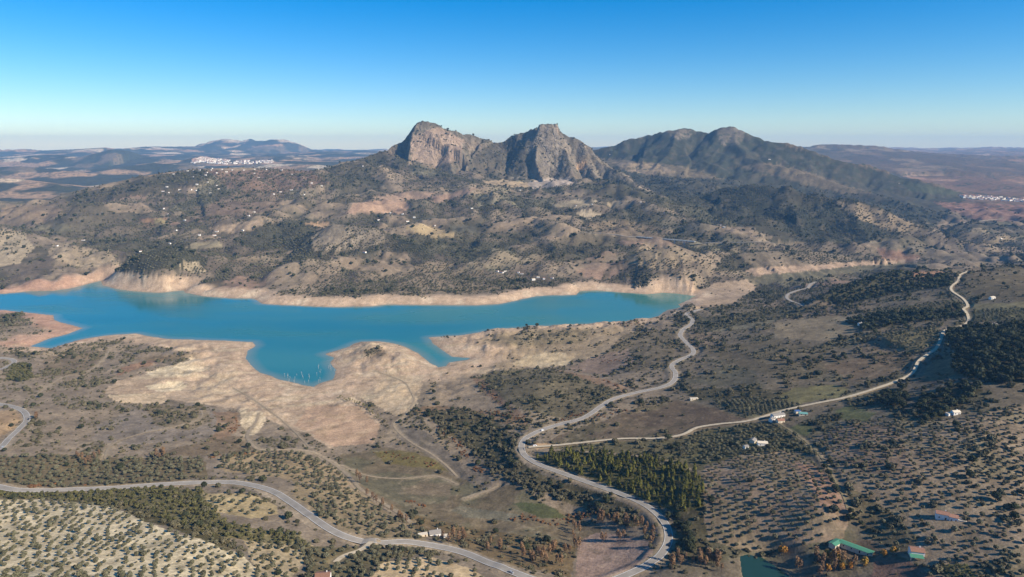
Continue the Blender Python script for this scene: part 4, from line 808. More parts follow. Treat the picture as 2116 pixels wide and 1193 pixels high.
# ------------------------------------------------------------------ foliage
def leaf_mat(name, col, col2, rnd=0.35):
    m, n, l, b = mat_new(name)
    oi = n.new('ShaderNodeObjectInfo'); ge = n.new('ShaderNodeTexCoord'); t = n.new('ShaderNodeTexNoise'); t.inputs['Scale'].default_value = 0.9; t.inputs['Detail'].default_value = 2
    l.new(ge.outputs['Object'], t.inputs['Vector'])
    ad = n.new('ShaderNodeMath'); ad.operation = 'ADD'; l.new(oi.outputs['Random'], ad.inputs[0]); l.new(t.outputs['Fac'], ad.inputs[1])
    hf = n.new('ShaderNodeMath'); hf.operation = 'MULTIPLY_ADD'; l.new(ad.outputs[0], hf.inputs[0]); hf.inputs[1].default_value = 0.8; hf.inputs[2].default_value = -0.3; hf.use_clamp = True
    mx = n.new('ShaderNodeMix'); mx.data_type = 'RGBA'; l.new(hf.outputs[0], mx.inputs['Factor']); mx.inputs['A'].default_value = (*lin(col), 1); mx.inputs['B'].default_value = (*lin(col2), 1)
    l.new(mx.outputs['Result'], b.inputs['Base Color']); b.inputs['Roughness'].default_value = 0.8; b.inputs['Specular IOR Level'].default_value = 0.15
    return m
M_OLIVE = leaf_mat('olive_leaves', (84, 82, 62), (114, 110, 86)); M_BUSH = leaf_mat('scrub_leaves', (74, 73, 54), (110, 102, 78)); M_OAK = leaf_mat('oak_leaves', (46, 51, 34), (72, 74, 50))
M_PINE = leaf_mat('pine_needles', (66, 68, 32), (112, 108, 48)); M_YPINE = leaf_mat('young_pine_needles', (76, 76, 46), (104, 98, 62)); M_RUST = leaf_mat('rust_leaves', (132, 90, 58), (116, 90, 64)); M_POP = leaf_mat('bare_poplar_twigs', (112, 88, 68), (142, 112, 80)); M_GOLD = leaf_mat('golden_leaves', (176, 116, 46), (150, 122, 58))
M_VINE = leaf_mat('vine_leaves', (88, 88, 52), (106, 100, 64)); M_SAP = leaf_mat('sapling_leaves', (112, 110, 66), (134, 120, 82))
M_BARK = simple('bark', (84, 70, 58), 0.9); M_PALE = simple('dead_wood', (178, 168, 156), 0.9)
def crown_mesh(name, seed, nq, rx, rz, zc, q, mat, shape='round', core=0.72, lumps=5):
    g = np.random.default_rng(seed); V = []; Fc = []
    # inner mass
    if core > 0:
        nu, nv = 7, 5
        for j in range(nv + 1):
            for i in range(nu):
                ph = math.pi * j / nv; a = 2 * math.pi * i / nu; k = core * (0.85 + 0.3 * g.random())
                r = rx * math.sin(ph) * k; zz = math.cos(ph) * rz * k
                if shape == 'cone': r = rx * core * max(0.05, (1 - (zz + rz) / (2 * rz)) * 1.15) * (0.85 + 0.3 * g.random()) * (0.5 if j == nv else 1)
                V.append((r * math.cos(a), r * math.sin(a), zc + zz))
        for j in range(nv):
            for i in range(nu): Fc.append((j * nu + i, (j + 1) * nu + i, (j + 1) * nu + (i + 1) % nu, j * nu + (i + 1) % nu))
    L = g.normal(size=(lumps, 3)); L /= np.linalg.norm(L, axis=1)[:, None]
    for _ in range(nq):
        d = g.normal(size=3); d /= np.linalg.norm(d) + 1e-9
        if d[2] < -0.55: d[2] = -d[2]
        lump = 0.78 + 0.3 * max(0, float((L @ d).max())) ** 3
        k = lump * (0.72 + 0.33 * g.random())
        p = np.array([d[0] * rx * k, d[1] * rx * k, d[2] * rz * k])
        if shape == 'cone':
            t = g.random() ** 0.8; a = g.random() * 6.283; r = rx * (1 - t * 0.93) * (0.75 + 0.35 * g.random()); p = np.array([r * math.cos(a), r * math.sin(a), -rz + 2 * rz * t]); d = np.array([math.cos(a), math.sin(a), 0.5])
        nrm = d + 0.55 * g.normal(size=3); nrm /= np.linalg.norm(nrm)
        u = np.cross(nrm, g.normal(size=3)); u /= np.linalg.norm(u) + 1e-9; v = np.cross(nrm, u)
        s = q * (0.6 + 0.8 * g.random()); s2 = s * (0.5 + 0.6 * g.random()); b = len(V); c = p + np.array([0, 0, zc])
        for e, f in ((-1, -1), (1, -0.8), (0.9, 1), (-0.8, 0.9)): V.append(tuple(c + u * s * e * 0.5 + v * s2 * f * 0.5))
        Fc.append((b, b + 1, b + 2, b + 3))
    me = bpy.data.meshes.new(name); me.from_pydata(V, [], Fc); me.update(); me.materials.append(mat); return me
def trunk_mesh(name, h, r, limbs=3, seed=0, mat=None, spread=0.5):
    g = random.Random(seed); V = []; Fc = []
    def tube(p, q, r0, r1, n_=6):
        b = len(V)
        for k, (c, r_) in enumerate(((p, r0), (q, r1))):
            for i in range(n_): V.append((c[0] + r_ * math.cos(6.283 * i / n_), c[1] + r_ * math.sin(6.283 * i / n_), c[2]))
        for i in range(n_): Fc.append((b + i, b + (i + 1) % n_, b + n_ + (i + 1) % n_, b + n_ + i))
    m = (g.uniform(-.1, .1) * h, g.uniform(-.1, .1) * h, h * 0.45); tube((0, 0, -0.6), m, r, r * 0.75)
    for i in range(limbs):
        a = 6.283 * (i + g.random() * 0.6) / limbs; tube(m, (m[0] + spread * h * math.cos(a), m[1] + spread * h * math.sin(a), h * g.uniform(0.85, 1.1)), r * 0.6, r * 0.2, 5)
    me = bpy.data.meshes.new(name); me.from_pydata(V, [], Fc); me.update(); me.materials.append(mat or M_BARK); return me
KIND = {}
def kind(name, crowns, lows, trunk): KIND[name] = (crowns, lows, trunk)
kind('olive', [crown_mesh('olive_crown', s, 130, 2.15, 1.55, 2.05, 0.8, M_OLIVE) for s in (1, 2, 3, 4)], [crown_mesh('olive_crown_far', s, 34, 2.2, 1.6, 1.9, 1.4, M_OLIVE, core=0.8) for s in (5, 6, 7)], trunk_mesh('olive_trunk', 2.2, 0.32, 3, 1))
kind('bush', [crown_mesh('shrub_crown', s, 110, 2.0, 1.4, 1.0, 0.9, M_BUSH, lumps=3) for s in (11, 12, 13)], [crown_mesh('shrub_far', s, 30, 2.1, 1.5, 0.9, 1.5, M_BUSH, core=0.8, lumps=3) for s in (14, 15, 16)], trunk_mesh('shrub_stem', 0.9, 0.12, 3, 2))
kind('oak', [crown_mesh('oak_crown', s, 240, 4.6, 3.5, 4.6, 1.35, M_OAK, lumps=7) for s in (21, 22, 23)], [crown_mesh('oak_far', s, 60, 4.6, 3.5, 4.4, 2.5, M_OAK, core=0.8) for s in (24, 25)], trunk_mesh('oak_trunk', 3.6, 0.45, 4, 3))
kind('pine', [crown_mesh('pine_crown', s, 170, 2.5, 3.5, 4.4, 1.0, M_PINE, 'cone', 0.62) for s in (31, 32, 33)], [crown_mesh('pine_far', 34, 50, 2.5, 3.5, 4.2, 1.8, M_PINE, 'cone', 0.7)], trunk_mesh('pine_trunk', 2.6, 0.22, 0, 4))
kind('young_pine', [crown_mesh('young_pine_crown', s, 90, 1.8, 1.6, 1.8, 0.75, M_YPINE, 'round', 0.66) for s in (36, 37)], [crown_mesh('young_pine_far', 38, 36, 1.8, 1.6, 1.7, 1.3, M_YPINE, 'round', 0.75)], trunk_mesh('young_pine_trunk', 1.4, 0.12, 2, 4))
kind('rust', [crown_mesh('rust_shrub_crown', s, 80, 1.8, 1.1, 0.9, 0.8, M_RUST, lumps=3) for s in (41, 42)], [crown_mesh('rust_shrub_far', 43, 40, 1.8, 1.1, 0.9, 1.1, M_RUST, core=0.6)], trunk_mesh('rust_stem', 0.8, 0.08, 3, 5))
kind('poplar', [crown_mesh('poplar_crown', s, 230, 2.3, 6.2, 8.2, 0.75, M_POP, core=0.0) for s in (51, 52, 53)], [], trunk_mesh('poplar_trunk', 9.0, 0.26, 5, 6, None, 0.14))
kind('gold', [crown_mesh('golden_crown', s, 210, 3.2, 3.8, 5.4, 0.95, M_GOLD, core=0.5) for s in (56, 57)], [], trunk_mesh('golden_trunk', 4.0, 0.25, 4, 7))
kind('sapling', [crown_mesh('sapling_crown', s, 60, 0.9, 2.0, 2.6, 0.55, M_SAP, core=0.0) for s in (61, 62)], [], trunk_mesh('sapling_trunk', 3.2, 0.08, 3, 8, M_PALE, 0.12))
kind('vine', [crown_mesh('vine_crown', 71, 36, 0.9, 0.6, 0.9, 0.5, M_VINE)], [crown_mesh('vine_far', 72, 20, 0.9, 0.6, 0.8, 0.7, M_VINE)], trunk_mesh('vine_stem', 0.6, 0.06, 2, 9))
LABEL = {
 'olive': ('olive_tree', 'olive tree', {'chalk': 'olive tree on the pale chalk slope at the lower left', 'strip': 'olive tree in the dark grove just above the lower left road', 'tan': 'olive tree on the tan knoll above the left road bend', 'roadside': 'olive tree on the bank beside the descending left road',
            'meadow': 'lone olive tree in the dry meadow under the road bend', 'bottom': 'olive tree on the sandy patch at the bottom edge', 'thicket': 'olive tree crowded in the dark grove under the lower road', 'small': 'small olive tree in the close rows above the gravel track',
            'right': 'olive tree in wide rows on the brown knoll beside the pines', 'upper': 'olive tree in the dense grove below the gravel track', 'big': 'olive tree in the large brown grove at the lower right', 'terrace': 'olive tree in a thin row near the upper gravel track'}),
 'oak': ('holm_oak', 'oak tree', {'wood': 'dark holm oak in the wood at the right edge', 'copse': 'dark holm oak in the copse below the right wood', 'clump': 'dark holm oak in the clump beside the gravel track', 'belt': 'dark holm oak in the belt above the pale meadow', 'hill': 'dark holm oak on the shaded hill by the dry bed'}),
 'pine': ('pine_tree', 'pine tree', {'pines': 'yellow green pine in the plantation inside the road bend'}),
 'young_pine': ('young_pine', 'pine tree', {'band': 'low young pine in the green band under the left road', 'young': 'low green pine in the clump near the left shore'}),
 'bush': ('shrub', 'shrub', {'': 'dark green shrub scattered on the near slopes'}), 'rust': ('rust_shrub', 'shrub', {'': 'rust orange autumn shrub in a strip on the valley floor'}),
 'poplar': ('bare_poplar', 'tree', {'': 'bare brown poplar by the valley stream'}), 'gold': ('golden_tree', 'tree', {'': 'golden leaved autumn tree near the pond'}),
 'sapling': ('sapling', 'tree', {'': 'thin pale sapling growing by the dried shore'}), 'vine': ('vine', 'vine', {'vines': 'low vine in the green plot at the bottom right'})}
POINTS = {k: [] for k in KIND}                              # x, y, z, scale, rotation, group key
MAXANG = np.maximum.accumulate((Z - HC) / RG, axis=0)
def add_points(kd, x, y, sc, key, clear=2.2):
    if len(x) == 0: return
    x = np.asarray(x, float); y = np.asarray(y, float); fi, fj = gidx(x, y); z = bil(Z, fi, fj)
    ok = (z > 0.4) & (bil(ROADD, fi, fj) > clear) & (np.abs(np.arctan2(x, y)) < math.radians(40))
    i = np.clip(np.floor(fi).astype(int) - 1, 0, NR - 1); j = np.clip(np.round(fj).astype(int), 0, NC - 1)
    ok &= (z + 5 - HC) / np.hypot(x, y) > MAXANG[i, j] - 0.003                     # leave out what lies well behind a ridge
    for a in BUILT: ok &= np.hypot(x - a[0], y - a[1]) > a[2]
    x, y, z, sc = x[ok], y[ok], z[ok], np.broadcast_to(sc, ok.shape)[ok]
    POINTS[kd].append((x, y, z, sc, RNG.random(len(x)) * 6.283, np.array([key] * len(x))))
def px_scatter(kd, pts, n_, key, s0=0.8, s1=1.25):
    """n_ plants inside an outline given in the photograph"""
    xs = [p[0] for p in pts]; ys = [p[1] for p in pts]
    a = RNG.uniform(min(xs), max(xs), n_ * 4); b = RNG.uniform(min(ys), max(ys), n_ * 4); k = inpoly(a, b, pts); a, b = a[k][:n_], b[k][:n_]
    x, y, z, r = unproject(a, b); add_points(kd, x, y, RNG.uniform(s0, s1, len(x)), key)
def px_line(kd, pts, n_, wid, key, s0=0.8, s1=1.25):
    P = np.array(pts, float); seg = np.r_[0, np.cumsum(np.hypot(*np.diff(P, axis=0).T))]; s = RNG.random(n_) * seg[-1]
    a = np.interp(s, seg, P[:, 0]) + RNG.normal(size=n_) * wid; b = np.interp(s, seg, P[:, 1]) + RNG.normal(size=n_) * wid * 0.45
    x, y, z, r = unproject(a, b); add_points(kd, x, y, RNG.uniform(s0, s1, n_), key)
BUILT = []                                                 # clear ground round the buildings: x, y, radius
# ------------------------------------------------------------------ buildings
M_WHITE = simple('whitewash', (232, 228, 220), 0.85, 0.06, 0.5); M_CREAM = simple('cream_render', (214, 200, 176), 0.85, 0.08, 0.5); M_TILE = simple('roof_tiles', (146, 108, 88), 0.85, 0.2, 1.5, objrand=0.15); M_GREYR = simple('grey_roof', (140, 134, 126), 0.8, 0.12, 1.0); M_GREENR = simple('green_sheet_roof', (78, 134, 106), 0.6, 0.08, 0.6); M_TEAL = simple('teal_sheet', (104, 152, 144), 0.6, 0.08, 0.6); M_GLASS = simple('window_glass', (44, 52, 60), 0.2, 0.1); M_WOOD = simple('door_wood', (92, 64, 46), 0.7); M_BLUE = simple('blue_sheet', (76, 104, 150), 0.6, 0.08); M_CONC = simple('concrete', (206, 200, 188), 0.85, 0.08, 0.3)
def box_data(w, d, z0, z1, x=0.0, y=0.0):
    V = [(x + sx * w / 2, y + sy * d / 2, z) for z in (z0, z1) for sx, sy in ((-1, -1), (1, -1), (1, 1), (-1, 1))]
    return V, [(3, 2, 1, 0), (4, 5, 6, 7), (0, 1, 5, 4), (1, 2, 6, 5), (2, 3, 7, 6), (3, 0, 4, 7)]
def gable_data(w, d, z, rise, ov=0.4, th=0.22):
    a, b = w / 2 + ov, d / 2 + ov; s = rise / (d / 2) * ov
    P = [(-b, z - s), (0, z + rise), (b, z - s), (b, z - s + th), (0, z + rise + th), (-b, z - s + th)]
    V = [(-a, y, q) for y, q in P] + [(a, y, q) for y, q in P]
    Fc = [(i, (i + 1) % 6, 6 + (i + 1) % 6, 6 + i) for i in range(6)] + [(0, 5, 4, 1), (1, 4, 3, 2), (6, 7, 10, 11), (7, 8, 9, 10)]
    return V, Fc
def wall_data(w, d, h, rise):
    V = [(-w / 2, -d / 2, -1.2), (w / 2, -d / 2, -1.2), (w / 2, d / 2, -1.2), (-w / 2, d / 2, -1.2), (-w / 2, -d / 2, h), (w / 2, -d / 2, h), (w / 2, d / 2, h), (-w / 2, d / 2, h), (-w / 2, 0, h + rise), (w / 2, 0, h + rise)]
    return V, [(3, 2, 1, 0), (0, 1, 5, 4), (2, 3, 7, 6), (1, 2, 6, 9, 5), (3, 0, 4, 8, 7), (4, 5, 9, 8), (6, 7, 8, 9)]
def house_parts(e, w, d, h, rise, wall, roof, ox=0.0, oy=0.0, rz=0.0, windows=2, chimney=True, door=True):
    def put_(o):
        o.location = (ox, oy, 0); o.rotation_euler = (0, 0, rz); return o
    wl_ = put_(mesh_obj('wall', *wall_data(w, d, h, max(rise, 0.02)), wall, e))
    if rise > 0.1:
        rf = put_(mesh_obj('roof', *gable_data(w, d, h, rise), roof, e))
        if chimney: mesh_obj('chimney', *box_data(0.7, 0.7, h + rise * 0.4, h + rise + 0.9, w * 0.25, d * 0.18), wall, rf)
    else:
        rf = put_(mesh_obj('roof', *box_data(w + 0.3, d + 0.3, h + 0.03, h + 0.3), roof, e))
    for sy in (-1, 1):
        for i in range(windows):
            x = (i + 0.5) / windows * w - w / 2 + (0.0 if windows > 1 else w * 0.2)
            if door and sy < 0 and i == windows // 2: continue
            wn_ = put_(mesh_obj('window', *box_data(1.0, 0.08, 1.0, 2.2, x, sy * (d / 2 + 0.03)), M_GLASS, e))
    if door: put_(mesh_obj('door', *box_data(1.1, 0.1, 0.0, 2.2, ((windows // 2) + 0.5) / max(windows, 1) * w - w / 2, -(d / 2 + 0.04)), M_WOOD, e))
def ground_at(px, py):
    x, y, z, r = unproject([px], [py]); return float(x[0]), float(y[0]), float(z[0])
def farmhouse(px, py, rz, label, vols, clear=16, name='farmhouse', cat='house'):
    x, y, z = ground_at(px, py); e = empty(name, (x, y, z), rz); tag(e, label, cat)
    for v in vols: house_parts(e, **v)
    BUILT.append((x, y, clear)); return e
V_ = dict
farmhouse(899, 1106, 0.25, 'white gabled cottage with grey roof above the lower road fork', [V_(w=11, d=7.5, h=3.6, rise=2.0, wall=M_WHITE, roof=M_GREYR)], 13)
farmhouse(922, 1111, 0.1, 'small white flat-roofed shed beside the gabled cottage', [V_(w=5, d=4, h=2.6, rise=0, wall=M_WHITE, roof=M_CREAM, windows=1, chimney=False)], 6, 'shed', 'shed')
farmhouse(874, 1108, 0.3, 'low cream outbuilding on the west side of the gabled cottage', [V_(w=9, d=4.5, h=2.4, rise=0, wall=M_CREAM, roof=M_CREAM, windows=2, chimney=False)], 7, 'outbuilding', 'outbuilding')
farmhouse(1946, 1070, -0.45, 'white farmhouse with red tiled roof and stepped wings among the right olives', [V_(w=9.5, d=6.5, h=4.6, rise=1.5, wall=M_WHITE, roof=M_TILE), V_(w=6.5, d=6, h=4.2, rise=1.2, wall=M_WHITE, roof=M_TILE, ox=8.1, oy=-1.2, chimney=False), V_(w=6, d=4.5, h=2.6, rise=0, wall=M_WHITE, roof=M_CREAM, ox=14.4, oy=-1.8, windows=1)], 16)
farmhouse(1893, 1147, -0.25, 'white house with dull red roof and green awning near the bottom right', [V_(w=10, d=8, h=5.0, rise=1.5, wall=M_WHITE, roof=M_TILE)], 13)
x, y, z = ground_at(1893, 1147); aw = [o for o in COL.objects if o.type == 'EMPTY' and o.get('label', '').startswith('white house with dull red roof')][0]
mesh_obj('awning', [(-6.5, -4.1, 3.0), (3.5, -4.1, 3.0), (3.5, -8.6, 2.2), (-6.5, -8.6, 2.2), (-6.5, -4.1, 3.12), (3.5, -4.1, 3.12), (3.5, -8.6, 2.32), (-6.5, -8.6, 2.32)], [(0, 1, 2, 3), (7, 6, 5, 4), (0, 4, 5, 1), (1, 5, 6, 2), (2, 6, 7, 3), (3, 7, 4, 0)], M_GREENR, aw)
for ax in (-6.2, 3.2): mesh_obj('awning_post', *box_data(0.16, 0.16, -0.6, 2.3, ax, -8.4), M_CONC, aw)
farmhouse(1757, 1128, -0.75, 'long L-shaped shed with green sheet roof above the pond', [V_(w=26, d=6, h=3.2, rise=1.0, wall=M_CREAM, roof=M_GREENR, ox=6, oy=-3.5, windows=4, chimney=False), V_(w=11, d=6, h=3.0, rise=0.9, wall=M_CREAM, roof=M_GREENR, ox=-9.6, oy=-8.2, rz=1.35, windows=2, chimney=False)], 20, 'shed', 'shed')
farmhouse(1607, 862, 0.3, 'long white house with grey roof beside the gravel track', [V_(w=17, d=7, h=3.8, rise=1.3, wall=M_WHITE, roof=M_GREYR, windows=4)], 14)
farmhouse(1612, 873, 0.2, 'cream house in front of the long white one by the track', [V_(w=9, d=6, h=3.4, rise=1.4, wall=M_CREAM, roof=M_TILE)], 9)
farmhouse(1595, 870, 0.5, 'small white annex nearest the hedge by the gravel track', [V_(w=6, d=5, h=3.2, rise=1.2, wall=M_WHITE, roof=M_GREYR, windows=1)], 7, 'annex', 'house')
farmhouse(1659, 858, -0.2, 'teal roofed shed beside the gravel track', [V_(w=10, d=6, h=2.8, rise=0.8, wall=M_CREAM, roof=M_TEAL, chimney=False)], 9, 'shed', 'shed')
farmhouse(1648, 853, 0.15, 'low shed with blue sheet roof next to the teal one', [V_(w=7, d=5, h=2.6, rise=0, wall=M_CREAM, roof=M_BLUE, chimney=False, windows=1)], 7, 'shed', 'shed')
farmhouse(1575, 920, -0.15, 'bright white house in the dense grove below the track', [V_(w=11, d=6.5, h=3.6, rise=1.2, wall=M_WHITE, roof=M_CREAM)], 10)
farmhouse(1541, 926, 0.3, 'tiny white hut in the dense grove west of the bright house', [V_(w=5, d=4.5, h=2.8, rise=0.9, wall=M_WHITE, roof=M_GREYR, windows=1, chimney=False)], 7, 'hut', 'hut')
farmhouse(1556, 914, 0.9, 'dark grey roofed barn in the dense grove', [V_(w=8, d=6, h=3.2, rise=1.4, wall=M_CREAM, roof=M_GREYR, windows=1, chimney=False)], 8, 'barn', 'barn')
farmhouse(1974, 856, 0.1, 'small white cottage under the oak copse', [V_(w=8, d=5.5, h=3.2, rise=1.2, wall=M_WHITE, roof=M_CREAM)], 10)
farmhouse(1961, 858, 0.3, 'low white store west of the cottage under the oak copse', [V_(w=6, d=4, h=2.4, rise=0, wall=M_WHITE, roof=M_CREAM, windows=1, chimney=False)], 6, 'store', 'shed')
farmhouse(2050, 676, -0.1, 'white house at the top of the right wood', [V_(w=13, d=8, h=4.2, rise=1.4, wall=M_WHITE, roof=M_GREYR, windows=3)], 16)
farmhouse(2050, 618, 0.2, 'lone white hut in the brown meadow at the far right', [V_(w=9, d=6, h=3.4, rise=1.2, wall=M_WHITE, roof=M_CREAM)], 14, 'hut', 'hut')
farmhouse(1778, 672, 0.2, 'pale hut half hidden by the oak belt', [V_(w=8, d=6, h=3.4, rise=1.4, wall=M_WHITE, roof=M_GREYR)], 12, 'hut', 'hut')
farmhouse(1434, 826, 0.1, 'low tan ruin at the corner of the ploughed field', [V_(w=12, d=4, h=2.2, rise=0, wall=M_CREAM, roof=M_CREAM, windows=2, chimney=False)], 8, 'ruin', 'ruin')
farmhouse(668, 1196, 0.1, 'red roofed house cut off by the bottom edge', [V_(w=11, d=8, h=3.4, rise=1.6, wall=M_WHITE, roof=M_TILE)], 10)
# far houses: wall, roof and a window row each
FARW_ = [bpy.data.meshes.new('far_wall') for _ in range(3)]; FARR_ = [bpy.data.meshes.new('far_roof') for _ in range(3)]; FARG_ = [bpy.data.meshes.new('far_window') for _ in range(3)]
for k, (w_, d_, h_, s_) in enumerate(((13, 8, 4.5, 1.6), (10, 9, 6.0, 1.5), (17, 8, 4.2, 1.4))):
    FARW_[k].from_pydata(*[wall_data(w_, d_, h_, s_)[0], [], wall_data(w_, d_, h_, s_)[1]]); FARW_[k].materials.append(M_WHITE)
    a, b_ = gable_data(w_, d_, h_, s_); FARR_[k].from_pydata(a, [], b_); FARR_[k].materials.append(M_TILE if k else M_CREAM)
    a, b_ = box_data(1.4, 0.1, 1.2, 2.6, 0, -(d_ / 2 + 0.05)); FARG_[k].from_pydata(a, [], b_); FARG_[k].materials.append(M_GLASS)
def far_house(x, y, z, rz, k, sc, label, group, win=True, name='white_house'):
    e = bpy.data.objects.new(name, None); COL.objects.link(e); e.location = (x, y, z); e.rotation_euler = (0, 0, rz); e.scale = (sc, sc, sc); tag(e, label, 'house', group)
    for nm, me in (('wall', FARW_[k]), ('roof', FARR_[k]), ('window', FARG_[k]))[:3 if win else 2]:
        o = bpy.data.objects.new(nm, me); o.parent = e; COL.objects.link(o)
FH = {'white farmhouse near the crest of the long left hill': [(350, 354), (359, 360), (388, 354), (400, 354), (427, 357), (436, 352), (425, 363), (399, 366), (468, 356), (480, 352), (504, 352), (526, 351), (550, 351), (581, 352), (438, 349), (526, 359), (534, 367), (603, 361), (372, 352), (412, 352), (459, 351), (448, 358)],
      'white farmhouse midway down the left hill': [(428, 377), (407, 382), (448, 384), (452, 391), (345, 387), (395, 393), (404, 394), (371, 393), (349, 399), (337, 396), (435, 400), (566, 402), (602, 393), (628, 403), (644, 379), (580, 397), (664, 385)],
      'white farmhouse low on the slope above the left shore': [(338, 432), (346, 443), (382, 456), (364, 477), (448, 479), (502, 477), (412, 487), (443, 487), (525, 439), (514, 447), (291, 520), (351, 504), (118, 509), (172, 497)],
      'white farmhouse among the terracotta fields under the crags': [(806, 441), (832, 443), (842, 458), (856, 450), (899, 467), (783, 455), (975, 432)],
      'white farmhouse on the slope right of the fields': [(1324, 418), (1372, 440), (1223, 423), (1190, 426), (1488, 466), (1496, 470)],
      'white house in the lakeside cluster below the far groves': [(1028, 562), (1036, 564), (1044, 562), (1071, 564), (1078, 566), (1102, 579), (1124, 577), (1140, 575), (1112, 574)],
      'white farmhouse at the foot of the crags': [(750, 344), (753, 522), (1075, 394)], 'lone white house on the right mountain': [(1260, 320), (1590, 330)], 'white house by the far dry river': [(2068, 494), (1858, 380)]}
hid = 0; ORD = 'first second third fourth fifth sixth seventh eighth ninth tenth eleventh twelfth thirteenth fourteenth fifteenth sixteenth seventeenth eighteenth nineteenth twentieth twenty-first twenty-second twenty-third'.split()
for lab, pl in FH.items():
    order = sorted(range(len(pl)), key=lambda i: pl[i][0])
    for q, (px, py) in enumerate(pl):
        x, y, z = ground_at(px, py); hid += 1; nth = order.index(q)
        far_house(x, y, z - 0.3, random.uniform(-0.6, 0.6), hid % 3, random.uniform(0.8, 1.15) * 0.72, lab + ', ' + ORD[nth] + ' from the left', 'each ' + lab); BUILT.append((x, y, 14))
def town(n_, f, label, sc, name, lim):
    c = 0
    for _ in range(n_ * 3):
        if c >= n_: break
        px, py = f()
        x, y, z = ground_at(px, py)
        if y < 3000: continue
        far_house(x, y, z - 0.3, random.uniform(-0.5, 0.5), random.randrange(3), sc * random.uniform(0.8, 1.3), label + ', ' + ('left tip', 'left part', 'middle', 'right part', 'right tip')[min(4, int((px - lim[0]) / (lim[1] - lim[0]) * 5))], 'each ' + label, False, name); c += 1
def f_left():
    px = random.choice((random.uniform(398, 470), random.uniform(398, 565), random.uniform(398, 445))); top = np.interp(px, [395, 415, 430, 460, 500, 560], [331, 325, 327, 331, 332, 332])
    return px, random.uniform(top, top + np.interp(px, [395, 440, 565], [9, 10, 5]))
town(290, f_left, 'white house in the hill town on the left horizon', 2.1, 'town_house', (398, 566))
def f_right():
    px = random.uniform(1985, 2125) if random.random() < 0.8 else random.uniform(1990, 2030); return px, np.interp(px, [1985, 2116], [405, 413]) + random.uniform(-2, 5)
town(110, f_right, 'white house in the town on the far right plain', 1.25, 'village_house', (1985, 2126))

# ------------------------------------------------------------------ viaduct
xa, ya, za = ground_at(1316, 491); xb, yb, zb = ground_at(1436, 501)
L_ = math.hypot(xb - xa, yb - ya); e = empty('viaduct', (xa, ya, 0), math.atan2(yb - ya, xb - xa)); tag(e, 'pale concrete road viaduct crossing a gully beyond the lake', 'bridge')
def zd(t): return za + (zb - za) * t + 3.2
for q in np.linspace(-0.1, 1.1, 14): BUILT.append((xa + (xb - xa) * q, ya + (yb - ya) * q - 14, 26))
n_ = 12; V = []; Fc = []
for i in range(n_ + 1):
    t = i / n_; s = t * L_; zt = zd(t)
    for yy, zz in ((-5.5, 0), (5.5, 0), (5.5, -1.6), (3, -2.2), (-3, -2.2), (-5.5, -1.6)): V.append((s, yy, zt + zz))
for i in range(n_):
    for k in range(6): Fc.append((i * 6 + k, i * 6 + (k + 1) % 6, (i + 1) * 6 + (k + 1) % 6, (i + 1) * 6 + k))
Fc += [(0, 1, 2, 3, 4, 5), tuple(n_ * 6 + k for k in (5, 4, 3, 2, 1, 0))]
mesh_obj('deck', V, Fc, M_CONC, e)
for sgn in (-1, 1):
    V = []; 
    for i in range(n_ + 1):
        t = i / n_
        for yy, zz in ((sgn * 5.45, 0.02), (sgn * 5.15, 0.02), (sgn * 5.15, 1.1), (sgn * 5.45, 1.1)): V.append((t * L_, yy, zd(t) + zz))
    mesh_obj('parapet', V, [(i * 4 + k, i * 4 + (k + 1) % 4, (i + 1) * 4 + (k + 1) % 4, (i + 1) * 4 + k) for i in range(n_) for k in range(4)], M_CONC, e)
for t in (0.18, 0.34, 0.50, 0.66, 0.82):
    xx, yy = xa + (xb - xa) * t, ya + (yb - ya) * t; zg = float(height(xx, yy))
    if zd(t) - 2.2 - zg > 1.0: mesh_obj('pier', *box_data(2.2, 5.0, zg - 2, zd(t) - 2.2, t * L_, 0), M_CONC, e)

# ------------------------------------------------------------------ vehicles
def car_body(l, w, h, van=False):
    pr = [(-l / 2, 0.25), (l / 2, 0.25), (l / 2, 0.75), (l * 0.28, 0.9), (l * 0.12, h), (-l * 0.36, h), (-l / 2, 0.95)]
    if van: pr = [(-l / 2, 0.3), (l / 2, 0.3), (l / 2, 0.95), (l * 0.38, 1.15), (l * 0.26, h), (-l / 2, h)]
    m = len(pr); V = [(x, -w / 2 * (0.86 if z > 1 else 1), z) for x, z in pr] + [(x, w / 2 * (0.86 if z > 1 else 1), z) for x, z in pr]
    return V, [tuple(range(m)), tuple(range(2 * m - 1, m - 1, -1))] + [(i, i + m, (i + 1) % m + m, (i + 1) % m) for i in range(m)]
def wheel_data(r, w):
    n_ = 10; V = [(r * math.cos(6.283 * i / n_), s * w / 2, r + r * math.sin(6.283 * i / n_)) for s in (-1, 1) for i in range(n_)]
    return V, [tuple(range(n_)), tuple(range(2 * n_ - 1, n_ - 1, -1))] + [(i, (i + 1) % n_, n_ + (i + 1) % n_, n_ + i) for i in range(n_)]
M_TYRE = simple('tyre', (28, 28, 30), 0.9); M_CW = simple('white_car_paint', (235, 235, 232), 0.35, 0.03); M_CD = simple('dark_car_paint', (34, 38, 46), 0.35, 0.03); M_CS = simple('silver_car_paint', (150, 154, 158), 0.35, 0.03)
